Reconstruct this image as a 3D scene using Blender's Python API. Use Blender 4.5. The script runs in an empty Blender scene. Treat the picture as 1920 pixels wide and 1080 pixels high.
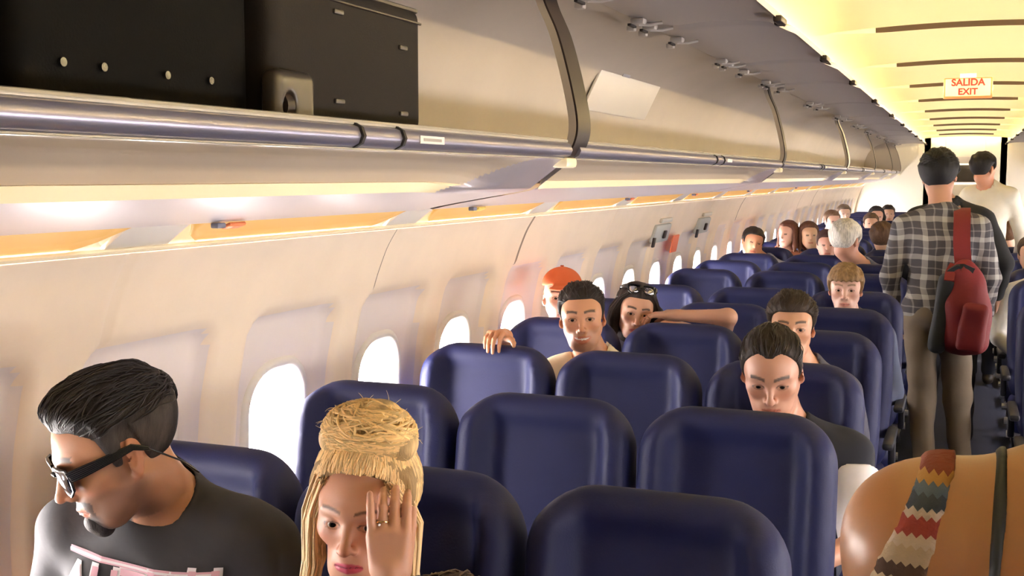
import bpy, bmesh, math, random
import numpy as np
from mathutils import Vector, Matrix, Euler
random.seed(7)
RNG = np.random.RandomState(11)
SC = bpy.context.scene
COL = SC.collection
PI = math.pi

# ------------------------------------------------------------------ camera
CAMZ = 1.715
cam_data = bpy.data.cameras.new('camera'); cam = bpy.data.objects.new('camera', cam_data); COL.objects.link(cam)
cam_data.sensor_width = 36.0; cam_data.lens = 2119.4 / 1920 * 36.0
cam_data.clip_start = 0.05; cam_data.clip_end = 200
cam.location = (0, 0, CAMZ)
cam.rotation_euler = (math.radians(90 - 5.62), 0, math.radians(21.719))
SC.camera = cam
SC.view_settings.view_transform = 'Standard'; SC.view_settings.look = 'None'
SC.view_settings.gamma = 1.0; SC.view_settings.use_curve_mapping = False
SC.view_settings.exposure = 1.12

# ------------------------------------------------------------------ daylight
W = bpy.data.worlds.new('daylight'); SC.world = W; W.use_nodes = True
bg = W.node_tree.nodes['Background']
bg.inputs['Color'].default_value = (1.0, 0.93, 0.90, 1); bg.inputs["Strength"].default_value = 36.0
LAMP_CEIL = 175.0      # cove tubes over the bins
LAMP_WALL = 0.22      # amber lenses above the side walls
for sx in (-1, 1):    # portals only guide the sampling of the daylight through the windows
    for y0, y1 in ((-1.0, 2.5), (2.5, 6), (6, 12), (12, 21)):
        L = bpy.data.lights.new('window_portal', 'AREA'); L.shape = 'RECTANGLE'
        L.size = y1 - y0; L.size_y = 0.46; L.cycles.is_portal = True
        o = bpy.data.objects.new('window_portal', L); COL.objects.link(o)
        o.location = (sx * 1.89, (y0 + y1) / 2, 0.985)
        o.rotation_euler = (0, sx * PI / 2, 0)
        o.rotation_euler = Euler((PI / 2, 0, sx * PI / 2)) if True else o.rotation_euler
sun = bpy.data.lights.new('sun', 'SUN'); sun.energy = 5.0; sun.angle = 0.01; sun.color = (1, 0.93, 0.82)
so = bpy.data.objects.new('sun', sun); COL.objects.link(so)
so.rotation_euler = Vector((-1.0, 0.55, 0.42)).to_track_quat('Z', 'Y').to_euler()
SC.cycles.max_bounces = 8; SC.cycles.diffuse_bounces = 5; SC.cycles.glossy_bounces = 4
SC.cycles.transmission_bounces = 6; SC.cycles.transparent_max_bounces = 8
SC.cycles.caustics_reflective = False; SC.cycles.caustics_refractive = False
SC.cycles.sample_clamp_indirect = 6.0

# ------------------------------------------------------------------ materials
MATS = {}
def mat(name, col, rough=0.5, metal=0.0, emit=None, estr=0.0, noise=0.0, nscale=20.0, bump=0.0, bscale=80.0,
        attr=False, sss=0.0, coat=0.0, stretch=None, spec=0.5):
    if name in MATS: return MATS[name]
    m = bpy.data.materials.new(name); m.use_nodes = True
    nt = m.node_tree; p = nt.nodes['Principled BSDF']
    c = (col[0], col[1], col[2], 1)
    p.inputs['Base Color'].default_value = c
    p.inputs['Roughness'].default_value = rough; p.inputs['Metallic'].default_value = metal
    p.inputs['Coat Weight'].default_value = coat
    p.inputs['Specular IOR Level'].default_value = spec
    if sss:
        p.inputs['Subsurface Weight'].default_value = sss
        p.inputs['Subsurface Radius'].default_value = (0.012, 0.005, 0.003); p.inputs['Subsurface Scale'].default_value = 1.0
    tc = nt.nodes.new('ShaderNodeTexCoord')
    src = tc.outputs['Object']
    if stretch:
        mp = nt.nodes.new('ShaderNodeMapping'); mp.inputs['Scale'].default_value = stretch
        nt.links.new(src, mp.inputs['Vector']); src = mp.outputs['Vector']
    cur = None
    if attr:
        at = nt.nodes.new('ShaderNodeAttribute'); at.attribute_name = 'Col'; cur = at.outputs['Color']
        nt.links.new(cur, p.inputs['Base Color'])
    if noise:
        n = nt.nodes.new('ShaderNodeTexNoise'); n.inputs['Scale'].default_value = nscale; n.inputs['Detail'].default_value = 4
        nt.links.new(src, n.inputs['Vector'])
        r = nt.nodes.new('ShaderNodeMapRange'); r.inputs['From Min'].default_value = 0.3; r.inputs['From Max'].default_value = 0.7
        r.inputs['To Min'].default_value = 1 - noise; r.inputs['To Max'].default_value = 1 + noise
        nt.links.new(n.outputs['Fac'], r.inputs['Value'])
        mx = nt.nodes.new('ShaderNodeMix'); mx.data_type = 'RGBA'; mx.blend_type = 'MULTIPLY'; mx.inputs['Factor'].default_value = 1
        if cur: nt.links.new(cur, mx.inputs[6])
        else: mx.inputs[6].default_value = c
        nt.links.new(r.outputs['Result'], mx.inputs[7]); nt.links.new(mx.outputs[2], p.inputs['Base Color'])
    if bump:
        n = nt.nodes.new('ShaderNodeTexNoise'); n.inputs['Scale'].default_value = bscale; n.inputs['Detail'].default_value = 3
        nt.links.new(src, n.inputs['Vector'])
        b = nt.nodes.new('ShaderNodeBump'); b.inputs['Strength'].default_value = bump; b.inputs['Distance'].default_value = 0.004
        nt.links.new(n.outputs['Fac'], b.inputs['Height']); nt.links.new(b.outputs['Normal'], p.inputs['Normal'])
    if emit:
        p.inputs['Emission Color'].default_value = (*emit, 1); p.inputs['Emission Strength'].default_value = estr
    MATS[name] = m
    return m
def glass_mat(name, tint=(1, 1, 1), gl=0.08):
    m = bpy.data.materials.new(name); m.use_nodes = True; nt = m.node_tree; nt.nodes.clear()
    o = nt.nodes.new('ShaderNodeOutputMaterial'); t = nt.nodes.new('ShaderNodeBsdfTransparent'); g = nt.nodes.new('ShaderNodeBsdfGlossy')
    t.inputs['Color'].default_value = (*tint, 1); g.inputs['Roughness'].default_value = 0.05
    mx = nt.nodes.new('ShaderNodeMixShader'); mx.inputs[0].default_value = gl
    nt.links.new(t.outputs[0], mx.inputs[1]); nt.links.new(g.outputs[0], mx.inputs[2]); nt.links.new(mx.outputs[0], o.inputs[0])
    MATS[name] = m; return m

M_WALL = mat('wall_plastic', (0.93, 0.78, 0.60), 0.45, noise=0.03, nscale=6)
M_REC = mat('recess_plastic', (0.84, 0.75, 0.69), 0.45)
M_WHITE = mat('white_plastic', (0.80, 0.76, 0.70), 0.4)
M_PANE = glass_mat('window_glass')
M_BEIGE = mat('bin_beige', (0.37, 0.325, 0.285), 0.5, noise=0.04, nscale=3)
M_BINDOOR = mat('bin_door_grey', (0.36, 0.325, 0.325), 0.42)
M_CHAN = mat('channel_beige', (0.50, 0.42, 0.33), 0.4)
M_CREAM = mat('cream_trim', (0.95, 0.84, 0.58), 0.3)
M_SILVER = mat('silver_paint', (0.66, 0.62, 0.68), 0.28, metal=0.55)
M_CHROME = mat('brushed_aluminium', (0.34, 0.33, 0.43), 0.30, metal=0.7, noise=0.06, nscale=5, stretch=(1, 0.3, 30))
M_BEAD = mat('polished_bead', (0.95, 0.88, 0.72), 0.18, metal=0.6)
M_RUBBER = mat('dark_rubber', (0.020, 0.013, 0.012), 0.45, spec=0.35)
M_DARK = mat('dark_gap', (0.015, 0.012, 0.012), 0.6)
M_CEIL = mat('ceiling_cream', (0.94, 0.82, 0.42), 0.5)
M_SLOT = mat('ceiling_slot', (0.07, 0.04, 0.015), 0.6)
M_TUBE = mat('cove_tube', (1, 0.9, 0.7), 0.5, emit=(1, 0.78, 0.42), estr=LAMP_CEIL)
M_AMBER = mat('amber_lens', (0.42, 0.24, 0.06), 0.4, emit=(1.0, 0.52, 0.13), estr=LAMP_WALL)
M_CARPET = mat('carpet', (0.012, 0.016, 0.045), 0.95, noise=0.3, nscale=150, bump=0.5, bscale=300)
M_SEAT = mat('blue_leather', (0.0068, 0.0100, 0.066), 0.62, spec=0.38, noise=0.05, nscale=12, bump=0.12, bscale=260)
M_SEATDK = mat('dark_seat_plastic', (0.02, 0.02, 0.028), 0.5)
M_METAL = mat('seat_metal', (0.55, 0.55, 0.55), 0.3, metal=0.9)
M_LABEL = mat('label_paper', (0.8, 0.76, 0.72), 0.6)
M_ORANGE = mat('orange_tab', (0.9, 0.2, 0.05), 0.5)
M_RED = mat('sign_red', (0.70, 0.010, 0.008), 0.5, emit=(0.9, 0.02, 0.01), estr=0.10)

# ------------------------------------------------------------------ object helpers
def link(o, parent=None, loc=None):
    COL.objects.link(o)
    if parent: o.parent = parent
    if loc is not None: o.location = loc
    return o
def mesh(name, V, F, mats, parent=None, smooth=True, midx=None, cols=None, sharp=None):
    me = bpy.data.meshes.new(name)
    V = np.asarray(V, dtype=np.float64)
    if isinstance(F, np.ndarray):
        n = len(F); k = F.shape[1]
        me.vertices.add(len(V)); me.vertices.foreach_set('co', V.ravel())
        me.loops.add(n * k); me.loops.foreach_set('vertex_index', F.ravel().astype(np.int32))
        me.polygons.add(n); me.polygons.foreach_set('loop_start', np.arange(0, n * k, k, dtype=np.int32))
        me.update(calc_edges=True)
    else:
        me.from_pydata([tuple(v) for v in V], [], F)
    if not isinstance(mats, (list, tuple)): mats = [mats]
    for m in mats: me.materials.append(m)
    if midx is not None: me.polygons.foreach_set('material_index', np.asarray(midx, dtype=np.int32))
    if smooth: me.polygons.foreach_set('use_smooth', np.ones(len(me.polygons), dtype=bool))
    if cols is not None:
        ca = me.color_attributes.new('Col', 'FLOAT_COLOR', 'POINT')
        c4 = np.ones((len(V), 4), dtype=np.float32); c4[:, :3] = cols
        ca.data.foreach_set('color', c4.ravel())
    me.update()
    if sharp is not None and smooth:
        me.set_sharp_from_angle(angle=math.radians(sharp))
    o = bpy.data.objects.new(name, me)
    return link(o, parent)
def tag(o, label=None, cat=None, group=None, kind=None):
    if label: o['label'] = label
    if cat: o['category'] = cat
    if group: o['group'] = group
    if kind: o['kind'] = kind
    return o
def thing(name, label, cat, loc=(0, 0, 0), rz=0, group=None):
    o = bpy.data.objects.new(name, None); COL.objects.link(o); o.location = loc; o.rotation_euler = (0, 0, rz)
    o.empty_display_size = 0.05
    return tag(o, label, cat, group)
def copy_tree(o, parent=None):
    c = o.copy(); COL.objects.link(c)
    if parent: c.parent = parent
    for ch in list(o.children): copy_tree(ch, c)
    return c
class MB:
    """collects shapes into one mesh"""
    def __init__(s): s.bm = bmesh.new(); s.mi = 0
    def _fin(s, geom, M):
        vs = [g for g in geom if isinstance(g, bmesh.types.BMVert)]
        bmesh.ops.transform(s.bm, matrix=M, verts=vs)
    def box(s, c, size, bevel=0.0, rot=(0, 0, 0), seg=2):
        r = bmesh.ops.create_cube(s.bm, size=1.0); vs = r['verts']
        for v in vs: v.co = Vector((v.co.x * size[0], v.co.y * size[1], v.co.z * size[2]))
        if bevel > 0:
            es = list({e for v in vs for e in v.link_edges})
            rr = bmesh.ops.bevel(s.bm, geom=es, offset=bevel, segments=seg, affect='EDGES', profile=0.5)
            vs = list({v for f in rr['faces'] for v in f.verts} | {v for v in vs if v.is_valid})
        M = Matrix.Translation(c) @ Euler(rot).to_matrix().to_4x4()
        bmesh.ops.transform(s.bm, matrix=M, verts=vs)
        for f in {f for v in vs for f in v.link_faces}: f.material_index = s.mi
        return s
    def tube(s, pts, r, n=10, closed=False, caps=True):
        pts = [Vector(p) for p in pts]; rs = r if isinstance(r, (list, tuple)) else [r] * len(pts)
        rings = []; up = None
        for i, p in enumerate(pts):
            a = pts[i - 1] if (i > 0 or closed) else p; b = pts[(i + 1) % len(pts)] if (i < len(pts) - 1 or closed) else p
            t = (b - a).normalized()
            if up is None:
                up = Vector((0, 0, 1)) if abs(t.z) < 0.9 else Vector((1, 0, 0))
            u = (up - t * up.dot(t)).normalized(); v = t.cross(u); up = u
            rings.append([s.bm.verts.new(p + (u * math.cos(2 * PI * k / n) + v * math.sin(2 * PI * k / n)) * rs[i]) for k in range(n)])
        m = len(rings)
        for i in range(m if closed else m - 1):
            A = rings[i]; B = rings[(i + 1) % m]
            for k in range(n):
                f = s.bm.faces.new((A[k], A[(k + 1) % n], B[(k + 1) % n], B[k])); f.material_index = s.mi
        if caps and not closed:
            f = s.bm.faces.new(rings[0][::-1]); f.material_index = s.mi; f = s.bm.faces.new(rings[-1]); f.material_index = s.mi
        return s
    def prism(s, poly, axis, a, b):
        """poly: 2D points; axis 'y' -> (x,z) extruded from y=a to b"""
        def P(p, t):
            return {'y': (p[0], t, p[1]), 'x': (t, p[0], p[1]), 'z': (p[0], p[1], t)}[axis]
        A = [s.bm.verts.new(P(p, a)) for p in poly]; B = [s.bm.verts.new(P(p, b)) for p in poly]; n = len(poly)
        fs = [s.bm.faces.new(A), s.bm.faces.new(B[::-1])]
        for k in range(n): fs.append(s.bm.faces.new((A[k], B[k], B[(k + 1) % n], A[(k + 1) % n])))
        for f in fs: f.material_index = s.mi
        return s
    def build(s, name, mats, parent=None, smooth=True, sharp=35):
        bmesh.ops.recalc_face_normals(s.bm, faces=s.bm.faces[:])
        me = bpy.data.meshes.new(name); s.bm.to_mesh(me); s.bm.free()
        if not isinstance(mats, (list, tuple)): mats = [mats]
        for m in mats: me.materials.append(m)
        if smooth:
            me.polygons.foreach_set('use_smooth', np.ones(len(me.polygons), dtype=bool))
            me.set_sharp_from_angle(angle=math.radians(sharp))
        o = bpy.data.objects.new(name, me)
        return link(o, parent)
def sstep(a, b, x):
    t = np.clip((x - a) / (b - a), 0, 1); return t * t * (3 - 2 * t)
def grid_faces(nu, nv):
    i = np.arange(nu - 1)[:, None] * nv + np.arange(nv - 1)[None, :]
    return np.stack([i, i + nv, i + nv + 1, i + 1], -1).reshape(-1, 4)

# ------------------------------------------------------------------ SDF modelling kit
class SDF:
    def __init__(s): s.p = []
    def add(s, fn, c, R, k=0.01, op='u'): s.p.append((fn, np.asarray(c, float), float(R), k, op)); return s
    def eval(s, P, prims=None):
        d = np.full(len(P), 9.0)
        for fn, c, R, k, op in (s.p if prims is None else prims):
            e = fn(P)
            if op == 'u':
                h = np.clip(0.5 + 0.5 * (d - e) / k, 0, 1); d = d * (1 - h) + e * h - k * h * (1 - h)
            elif op == 's':
                h = np.clip(0.5 - 0.5 * (d + e) / k, 0, 1); d = d * (1 - h) - e * h + k * h * (1 - h)
            else:   # intersection
                h = np.clip(0.5 - 0.5 * (d - e) / k, 0, 1); d = d * (1 - h) + e * h + k * h * (1 - h)
        return d
    # primitives take an optional frame T=(R,o,s): local = (P-o)@R/s
    def cone(s, a, b, r0, r1=None, k=0.01, op='u', T=None):
        r1 = r0 if r1 is None else r1; a = np.asarray(a, float); b = np.asarray(b, float)
        if T is not None: a, b, r0, r1 = T.w(a), T.w(b), r0 * T.s, r1 * T.s
        ab = b - a; L2 = max(ab @ ab, 1e-9)
        def fn(P):
            q = P - a; t = np.clip(q @ ab / L2, 0, 1)
            return np.linalg.norm(q - t[:, None] * ab, axis=1) - (r0 + (r1 - r0) * t)
        return s.add(fn, (a + b) / 2, math.sqrt(L2) / 2 + max(r0, r1), k, op)
    def ell(s, c, r, k=0.01, op='u', T=None, rot=None):
        c = np.asarray(c, float); r = np.asarray(r, float) if not np.isscalar(r) else np.array([r] * 3, float)
        Rm = np.eye(3) if rot is None else np.array(Euler(rot).to_matrix())
        if T is not None: c = T.w(c); Rm = T.R @ Rm; r = r * T.s
        def fn(P):
            q = (P - c) @ Rm; k0 = np.linalg.norm(q / r, axis=1); k1 = np.linalg.norm(q / (r * r), axis=1)
            return k0 * (k0 - 1) / np.maximum(k1, 1e-6)
        return s.add(fn, c, r.max(), k, op)
    def box(s, c, h, rad, k=0.01, op='u', T=None, rot=None):
        c = np.asarray(c, float); h = np.asarray(h, float)
        Rm = np.eye(3) if rot is None else np.array(Euler(rot).to_matrix())
        if T is not None: c = T.w(c); Rm = T.R @ Rm; h = h * T.s; rad = rad * T.s
        def fn(P):
            q = np.abs((P - c) @ Rm) - (h - rad)
            return np.linalg.norm(np.maximum(q, 0), axis=1) + np.minimum(q.max(1), 0) - rad
        return s.add(fn, c, np.linalg.norm(h), k, op)
    def plane(s, pnt, n, k=0.01, op='i', T=None):      # keeps the side the normal points away from
        pnt = np.asarray(pnt, float); n = np.asarray(n, float); n = n / np.linalg.norm(n)
        if T is not None: pnt = T.w(pnt); n = T.R @ n
        return s.add(lambda P: (P - pnt) @ n, pnt, 1e3, k, op)
    def mesh(s, lo, hi, vox, blk=10):
        lo = np.asarray(lo, float); hi = np.asarray(hi, float)
        nb = np.maximum(np.ceil((hi - lo) / vox / blk).astype(int), 1); n = nb * blk + 1
        D = np.full(tuple(n), 1.0)
        ctr = lo + (np.stack(np.meshgrid(*[np.arange(b) for b in nb], indexing='ij'), -1).reshape(-1, 3) + 0.5) * blk * vox
        rb = blk * vox * 0.87 + vox
        dc = s.eval(ctr)
        off = np.stack(np.meshgrid(*[np.arange(blk + 1)] * 3, indexing='ij'), -1).reshape(-1, 3)
        idx = np.stack(np.meshgrid(*[np.arange(b) for b in nb], indexing='ij'), -1).reshape(-1, 3)
        for i in range(len(ctr)):
            b = idx[i] * blk
            sl = (slice(b[0], b[0] + blk + 1), slice(b[1], b[1] + blk + 1), slice(b[2], b[2] + blk + 1))
            if dc[i] > rb * 1.8 + 0.01: continue
            if dc[i] < -rb * 1.8 - 0.01: D[sl] = -1.0; continue
            pr = [q for q in s.p if q[4] == 'i' or np.linalg.norm(q[1] - ctr[i]) - q[2] < rb + q[3] + 2 * vox]
            if not pr: continue
            P = lo + (off + b) * vox
            D[sl] = s.eval(P, pr).reshape(blk + 1, blk + 1, blk + 1)
        return surface_nets(D, lo, vox)
def surface_nets(D, lo, vox):
    S = D < 0
    n = np.array(D.shape)
    c = [S[i:n[0] - 1 + i, j:n[1] - 1 + j, k:n[2] - 1 + k] for i in (0, 1) for j in (0, 1) for k in (0, 1)]
    cnt = sum(x.astype(np.int8) for x in c); act = (cnt > 0) & (cnt < 8)
    ids = np.full(act.shape, -1, dtype=np.int64); ci = np.argwhere(act); ids[act] = np.arange(len(ci))
    if len(ci) == 0: return np.zeros((0, 3)), np.zeros((0, 4), int)
    acc = np.zeros((len(ci), 3)); w = np.zeros(len(ci))
    cor = [(i, j, k) for i in (0, 1) for j in (0, 1) for k in (0, 1)]
    val = {q: D[ci[:, 0] + q[0], ci[:, 1] + q[1], ci[:, 2] + q[2]] for q in cor}
    for a in cor:
        for ax in range(3):
            if a[ax] == 0:
                b = list(a); b[ax] = 1; b = tuple(b); va, vb = val[a], val[b]
                m = (va < 0) != (vb < 0); t = np.where(m, va / np.where(m, va - vb, 1), 0)
                p = np.array(a, float)[None, :].repeat(len(ci), 0); p[:, ax] += t
                acc += p * m[:, None]; w += m
    V = lo + (ci + acc / np.maximum(w, 1)[:, None]) * vox
    Fs = []
    for ax in range(3):
        u, v = (ax + 1) % 3, (ax + 2) % 3
        sa = [slice(None)] * 3; sb = [slice(None)] * 3; sa[ax] = slice(0, -1); sb[ax] = slice(1, None)
        A, B = S[tuple(sa)], S[tuple(sb)]
        e = np.argwhere(A != B)
        e = e[(e[:, u] > 0) & (e[:, v] > 0) & (e[:, u] < n[u] - 1) & (e[:, v] < n[v] - 1)]
        if len(e) == 0: continue
        def cid(du, dv):
            q = e.copy(); q[:, u] -= du; q[:, v] -= dv; return ids[q[:, 0], q[:, 1], q[:, 2]]
        Q = np.stack([cid(1, 1), cid(0, 1), cid(0, 0), cid(1, 0)], 1)
        flip = ~A[e[:, 0], e[:, 1], e[:, 2]]
        Q[flip] = Q[flip][:, ::-1]
        Fs.append(Q)
    F = np.concatenate(Fs); F = F[(F >= 0).all(1)]
    # light relaxation
    for _ in range(2):
        s_ = np.zeros_like(V); cn = np.zeros(len(V))
        for a, b in ((0, 1), (1, 2), (2, 3), (3, 0)):
            np.add.at(s_, F[:, a], V[F[:, b]]); np.add.at(cn, F[:, a], 1); np.add.at(s_, F[:, b], V[F[:, a]]); np.add.at(cn, F[:, b], 1)
        V = V * 0.5 + 0.5 * s_ / np.maximum(cn, 1)[:, None]
    return V, F
class Frame:
    def __init__(s, R, o, sc=1.0): s.R = np.asarray(R, float); s.o = np.asarray(o, float); s.s = sc
    def w(s, p): return s.R @ (np.asarray(p, float) * s.s) + s.o
    def l(s, P): return (P - s.o) @ s.R / s.s

# ================================================================== CABIN
Y0, Y1 = -1.3, 20.7
ROWY = [2.007 + 0.79 * r + (0.315 if r >= 6 else 0) for r in range(24)]
SIDE = {-1: 'left', 1: 'right'}
# floor and outer shell --------------------------------------------------
def struct(o): o['kind'] = 'structure'; return o
b = MB(); b.box((0, (Y0 + Y1) / 2 + 2, -0.03), (3.9, Y1 - Y0 + 5, 0.06)); struct(b.build('floor', M_CARPET, smooth=False))
def shell():
    prof = [(-1.95, -0.06), (-1.95, 1.0), (-1.95, 1.7), (-1.8, 2.25), (-1.3, 2.6), (0, 2.72), (1.3, 2.6), (1.8, 2.25), (1.95, 1.7), (1.95, 1.0), (1.95, -0.06)]
    b = MB(); outer = [(x * 1.03, z * 1.02) for x, z in prof]
    for i in range(len(prof) - 1):
        if i in (0, 1, 8, 9): continue
        b.prism([prof[i], outer[i], outer[i + 1], prof[i + 1]], 'y', Y0 - .1, Y1 + 4)
    struct(b.build('ceiling_2', M_WHITE, smooth=False))
shell()
# side wall profile (x negative = left); from the floor to the lamp
WP = np.array([(-1.60, 0.0), (-1.69, 0.22), (-1.745, 0.5), (-1.772, 0.78), (-1.778, 0.98), (-1.765, 1.15), (-1.735, 1.30), (-1.705, 1.40), (-1.665, 1.50), (-1.625, 1.56)])
def wall_x(z): return np.interp(z, WP[:, 1], WP[:, 0])
_zz = np.linspace(0, 1.56, 400); _xx = wall_x(_zz)
for _ in range(60): _xx[1:-1] = (_xx[:-2] + 2 * _xx[1:-1] + _xx[2:]) / 4
def wall_xs(z): return np.interp(z, _zz, _xx)
PITCH = 0.6065; WIN0 = 2.11
WINY = [WIN0 + PITCH * k for k in range(-5, 30)]
SEAM0 = 1.925
WZ0, WZ1, WHW, WR = 0.80, 1.178, 0.142, 0.115
def rr_sdf(u, v, hu, hv, r):
    qx = np.abs(u) - (hu - r); qy = np.abs(v) - (hv - r)
    return np.hypot(np.maximum(qx, 0), np.maximum(qy, 0)) + np.minimum(np.maximum(qx, qy), 0) - r
def wall_disp(Y, Z):
    """outward displacement of the liner"""
    k = np.round((Y - WIN0) / PITCH); u = Y - (WIN0 + k * PITCH)
    hw = 0.232 + 0.012 * np.clip((1.35 - Z) / 0.6, 0, 1)
    d = rr_sdf(u, Z - 0.97, hw, 0.385, 0.075)
    rec = sstep(0.012, -0.035, d) * 0.042
    seam = np.mod(Y - SEAM0 + 0.6, 2 * PITCH) - 0.6
    rec = rec + 0.010 * np.exp(-(seam / 0.006) ** 2)
    return rec, d
def side_wall(sx):
    ny = int((Y1 - Y0) / 0.0152); Yv = np.linspace(Y0, Y1, ny); Zv = np.concatenate([np.linspace(0, 0.55, 8)[:-1], np.arange(0.55, 1.561, 0.0152)])
    Y, Z = np.meshgrid(Yv, Zv, indexing='ij')
    rec, d = wall_disp(Y, Z)
    X = wall_xs(Z) - rec
    V = np.stack([-sx * X if sx > 0 else X, Y, Z], -1).reshape(-1, 3)
    if sx > 0: V[:, 0] = np.abs(V[:, 0])
    F = grid_faces(len(Yv), len(Zv))
    k = np.round((Y - WIN0) / PITCH); u = Y - (WIN0 + k * PITCH)
    wd = rr_sdf(u, Z - (WZ0 + WZ1) / 2, WHW, (WZ1 - WZ0) / 2, WR).ravel()
    keep = ~(wd[F] < 0.0).any(1)
    F = F[keep]
    mi = (d.ravel()[F].mean(1) < -0.012).astype(int)
    seam = np.abs(np.mod(Y - SEAM0 + 0.6, 2 * PITCH) - 0.6).ravel()
    mi[seam[F].max(1) < 0.012] = 2
    if sx < 0: F = F[:, ::-1]
    o = mesh('wall_' + SIDE[sx], V, F, [M_WALL, M_REC, mat('seam_shadow', (0.30, 0.22, 0.15), 0.6)], midx=mi)
    struct(o)
for sx in (-1, 1): side_wall(sx)
# windows ----------------------------------------------------------------
def window_meshes():
    """frame ring lofted around a rounded opening; local y along cabin, z up, x outward"""
    n = 48; ring = []
    def rrp(hu, hv, r):
        pts = []
        for q in range(4):
            cx = (hu - r) * (1 if q in (0, 3) else -1); cz = (hv - r) * (1 if q in (0, 1) else -1)
            for i in range(n // 4):
                a = q * PI / 2 + (PI / 2) * i / (n // 4 - 1); pts.append((cx + r * math.cos(a), cz + r * math.sin(a)))
        return pts
    hv = (WZ1 - WZ0) / 2
    secs = [(0.028, 0.010), (0.024, -0.002), (0.012, -0.010), (0.002, -0.010), (-0.006, -0.002), (-0.012, 0.030), (-0.020, 0.034), (-0.022, 0.10)]
    V = []
    for off, x in secs:
        for u, v in rrp(WHW + off, hv + off, max(WR + off, 0.02)): V.append((x, u, v))
    V = np.array(V); F = []
    for s in range(len(secs) - 1):
        for i in range(n): F.append((s * n + i, s * n + (i + 1) % n, (s + 1) * n + (i + 1) % n, (s + 1) * n + i))
    P = [(0.088, u, v) for u, v in rrp(WHW - 0.012, hv - 0.012, WR - 0.012)]
    return V, F, P
_wv, _wf, _wp = window_meshes()
_wn = 0
def window(sx, y, shade=0.0):
    global _wn; _wn += 1
    zc = (WZ0 + WZ1) / 2
    # the frame follows the tilt of the liner
    def place(V):
        V = np.array(V, float); out = V.copy(); z = V[:, 2] + zc
        xl = wall_xs(z) - 0.040
        out[:, 0] = sx * (np.abs(xl) + V[:, 0]) if sx > 0 else xl - V[:, 0]
        out[:, 1] = V[:, 1] + y; out[:, 2] = z; return out
    o = struct(mesh('window_%d' % _wn, place(_wv), _wf, M_WHITE))
    mesh('pane', place(_wp), [tuple(range(len(_wp)))], M_PANE, o, smooth=False)
    if shade > 0:
        hv = (WZ1 - WZ0) / 2; zb = WZ1 - shade * (WZ1 - WZ0)
        q = [p for p in _wp]; nn = 12; V = []
        for i in range(nn + 1):
            z = zc + hv - 0.014 - (2 * hv * shade - 0.014) * i / nn
            dz = max(0, abs(z - zc) - (hv - WR)); w = WHW - WR + math.sqrt(max(WR ** 2 - dz ** 2, 0)) + 0.012
            for ys in (-w, w): V.append((0.050, ys, z - zc))
        F = [(2 * i, 2 * i + 1, 2 * i + 3, 2 * i + 2) for i in range(nn)]
        so_ = mesh('window_shade', place(V), F, M_WHITE, o, smooth=False)  # added closed shade on an unseen window, keeps daylight off the near rows
        md = so_.modifiers.new('thick', 'SOLIDIFY'); md.thickness = 0.004
for sx in (-1, 1):
    for y in WINY:
        sh = 0  # closed shades on unseen windows, added to keep daylight off the near rows
        if sx < 0 and y < 0.6: sh = 1.0
        if sx > 0: sh = 1.0 if y < -0.2 else 0.0
        window(sx, y, sh)
for sx in (-1, 1):     # lower and upper outer skin around the windows
    b = MB(); b.box((sx * 1.93, (Y0 + Y1) / 2, 0.36), (0.04, Y1 - Y0 + .2, 0.76)); b.box((sx * 1.93, (Y0 + Y1) / 2, 1.48), (0.04, Y1 - Y0 + .2, 0.52))
    struct(b.build('wall_' + SIDE[sx] + '_2', M_WHITE, smooth=False))

# ceiling ----------------------------------------------------------------
SLOTS = [5.48 + 1.72 * k for k in range(-3, 9)]
def ceiling():
    Xv = np.linspace(-1.0, 1.0, 81); Yv = np.arange(Y0, Y1 + 0.01, 0.012)
    X, Y = np.meshgrid(Xv, Yv, indexing='ij')
    Z = 2.40 - 0.075 * X ** 2
    k = np.round((Y - 5.48) / 1.72); u = Y - (5.48 + 1.72 * k)
    lim = sstep(0.50, 0.30, np.abs(X))
    ph = np.mod(Y - 5.48, 1.72) / 1.72
    Z = Z - 0.024 * sstep(0.72, 0.30, np.abs(X)) * (1 - ph)
    V = np.stack([X, Y, Z], -1).reshape(-1, 3); F = grid_faces(len(Xv), len(Yv))
    pf = ph.ravel()[F]; mi = ((pf.max(1) - pf.min(1) > 0.5) & (np.abs(X).ravel()[F].max(1) < 0.42)).astype(int)
    struct(mesh('ceiling', V, F, [M_CEIL, M_SLOT], midx=mi))
ceiling()

# overhead bins ----------------------------------------------------------
DIVY = [-1.25, 3.07, 7.06, 11.12, 14.7, 18.2, 20.7]
FRONT = [(-1.145, 2.29), (-1.127, 2.213), (-1.087, 2.122), (-1.056, 2.017), (-1.032, 1.912), (-1.026, 1.852), (-1.035, 1.81), (-1.055, 1.775)]
def crom(pts, n=6):
    P = [np.array(p, float) for p in pts]; P = [2 * P[0] - P[1]] + P + [2 * P[-1] - P[-2]]; out = []
    for i in range(1, len(P) - 2):
        for j in range(n):
            t = j / n; a, b_, c, d = P[i - 1:i + 3]
            out.append(0.5 * ((2 * b_) + (-a + c) * t + (2 * a - 5 * b_ + 4 * c - d) * t * t + (-a + 3 * b_ - 3 * c + d) * t ** 3))
    out.append(P[-2]); return [tuple(p) for p in out]
FR = crom(FRONT)
def mir(pts, sx): return [(p[0] * -sx, p[1]) for p in pts]     # profiles are written for the left
SEGN = ['nearest', 'second', 'third', 'fourth', 'fifth', 'far end']
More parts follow.
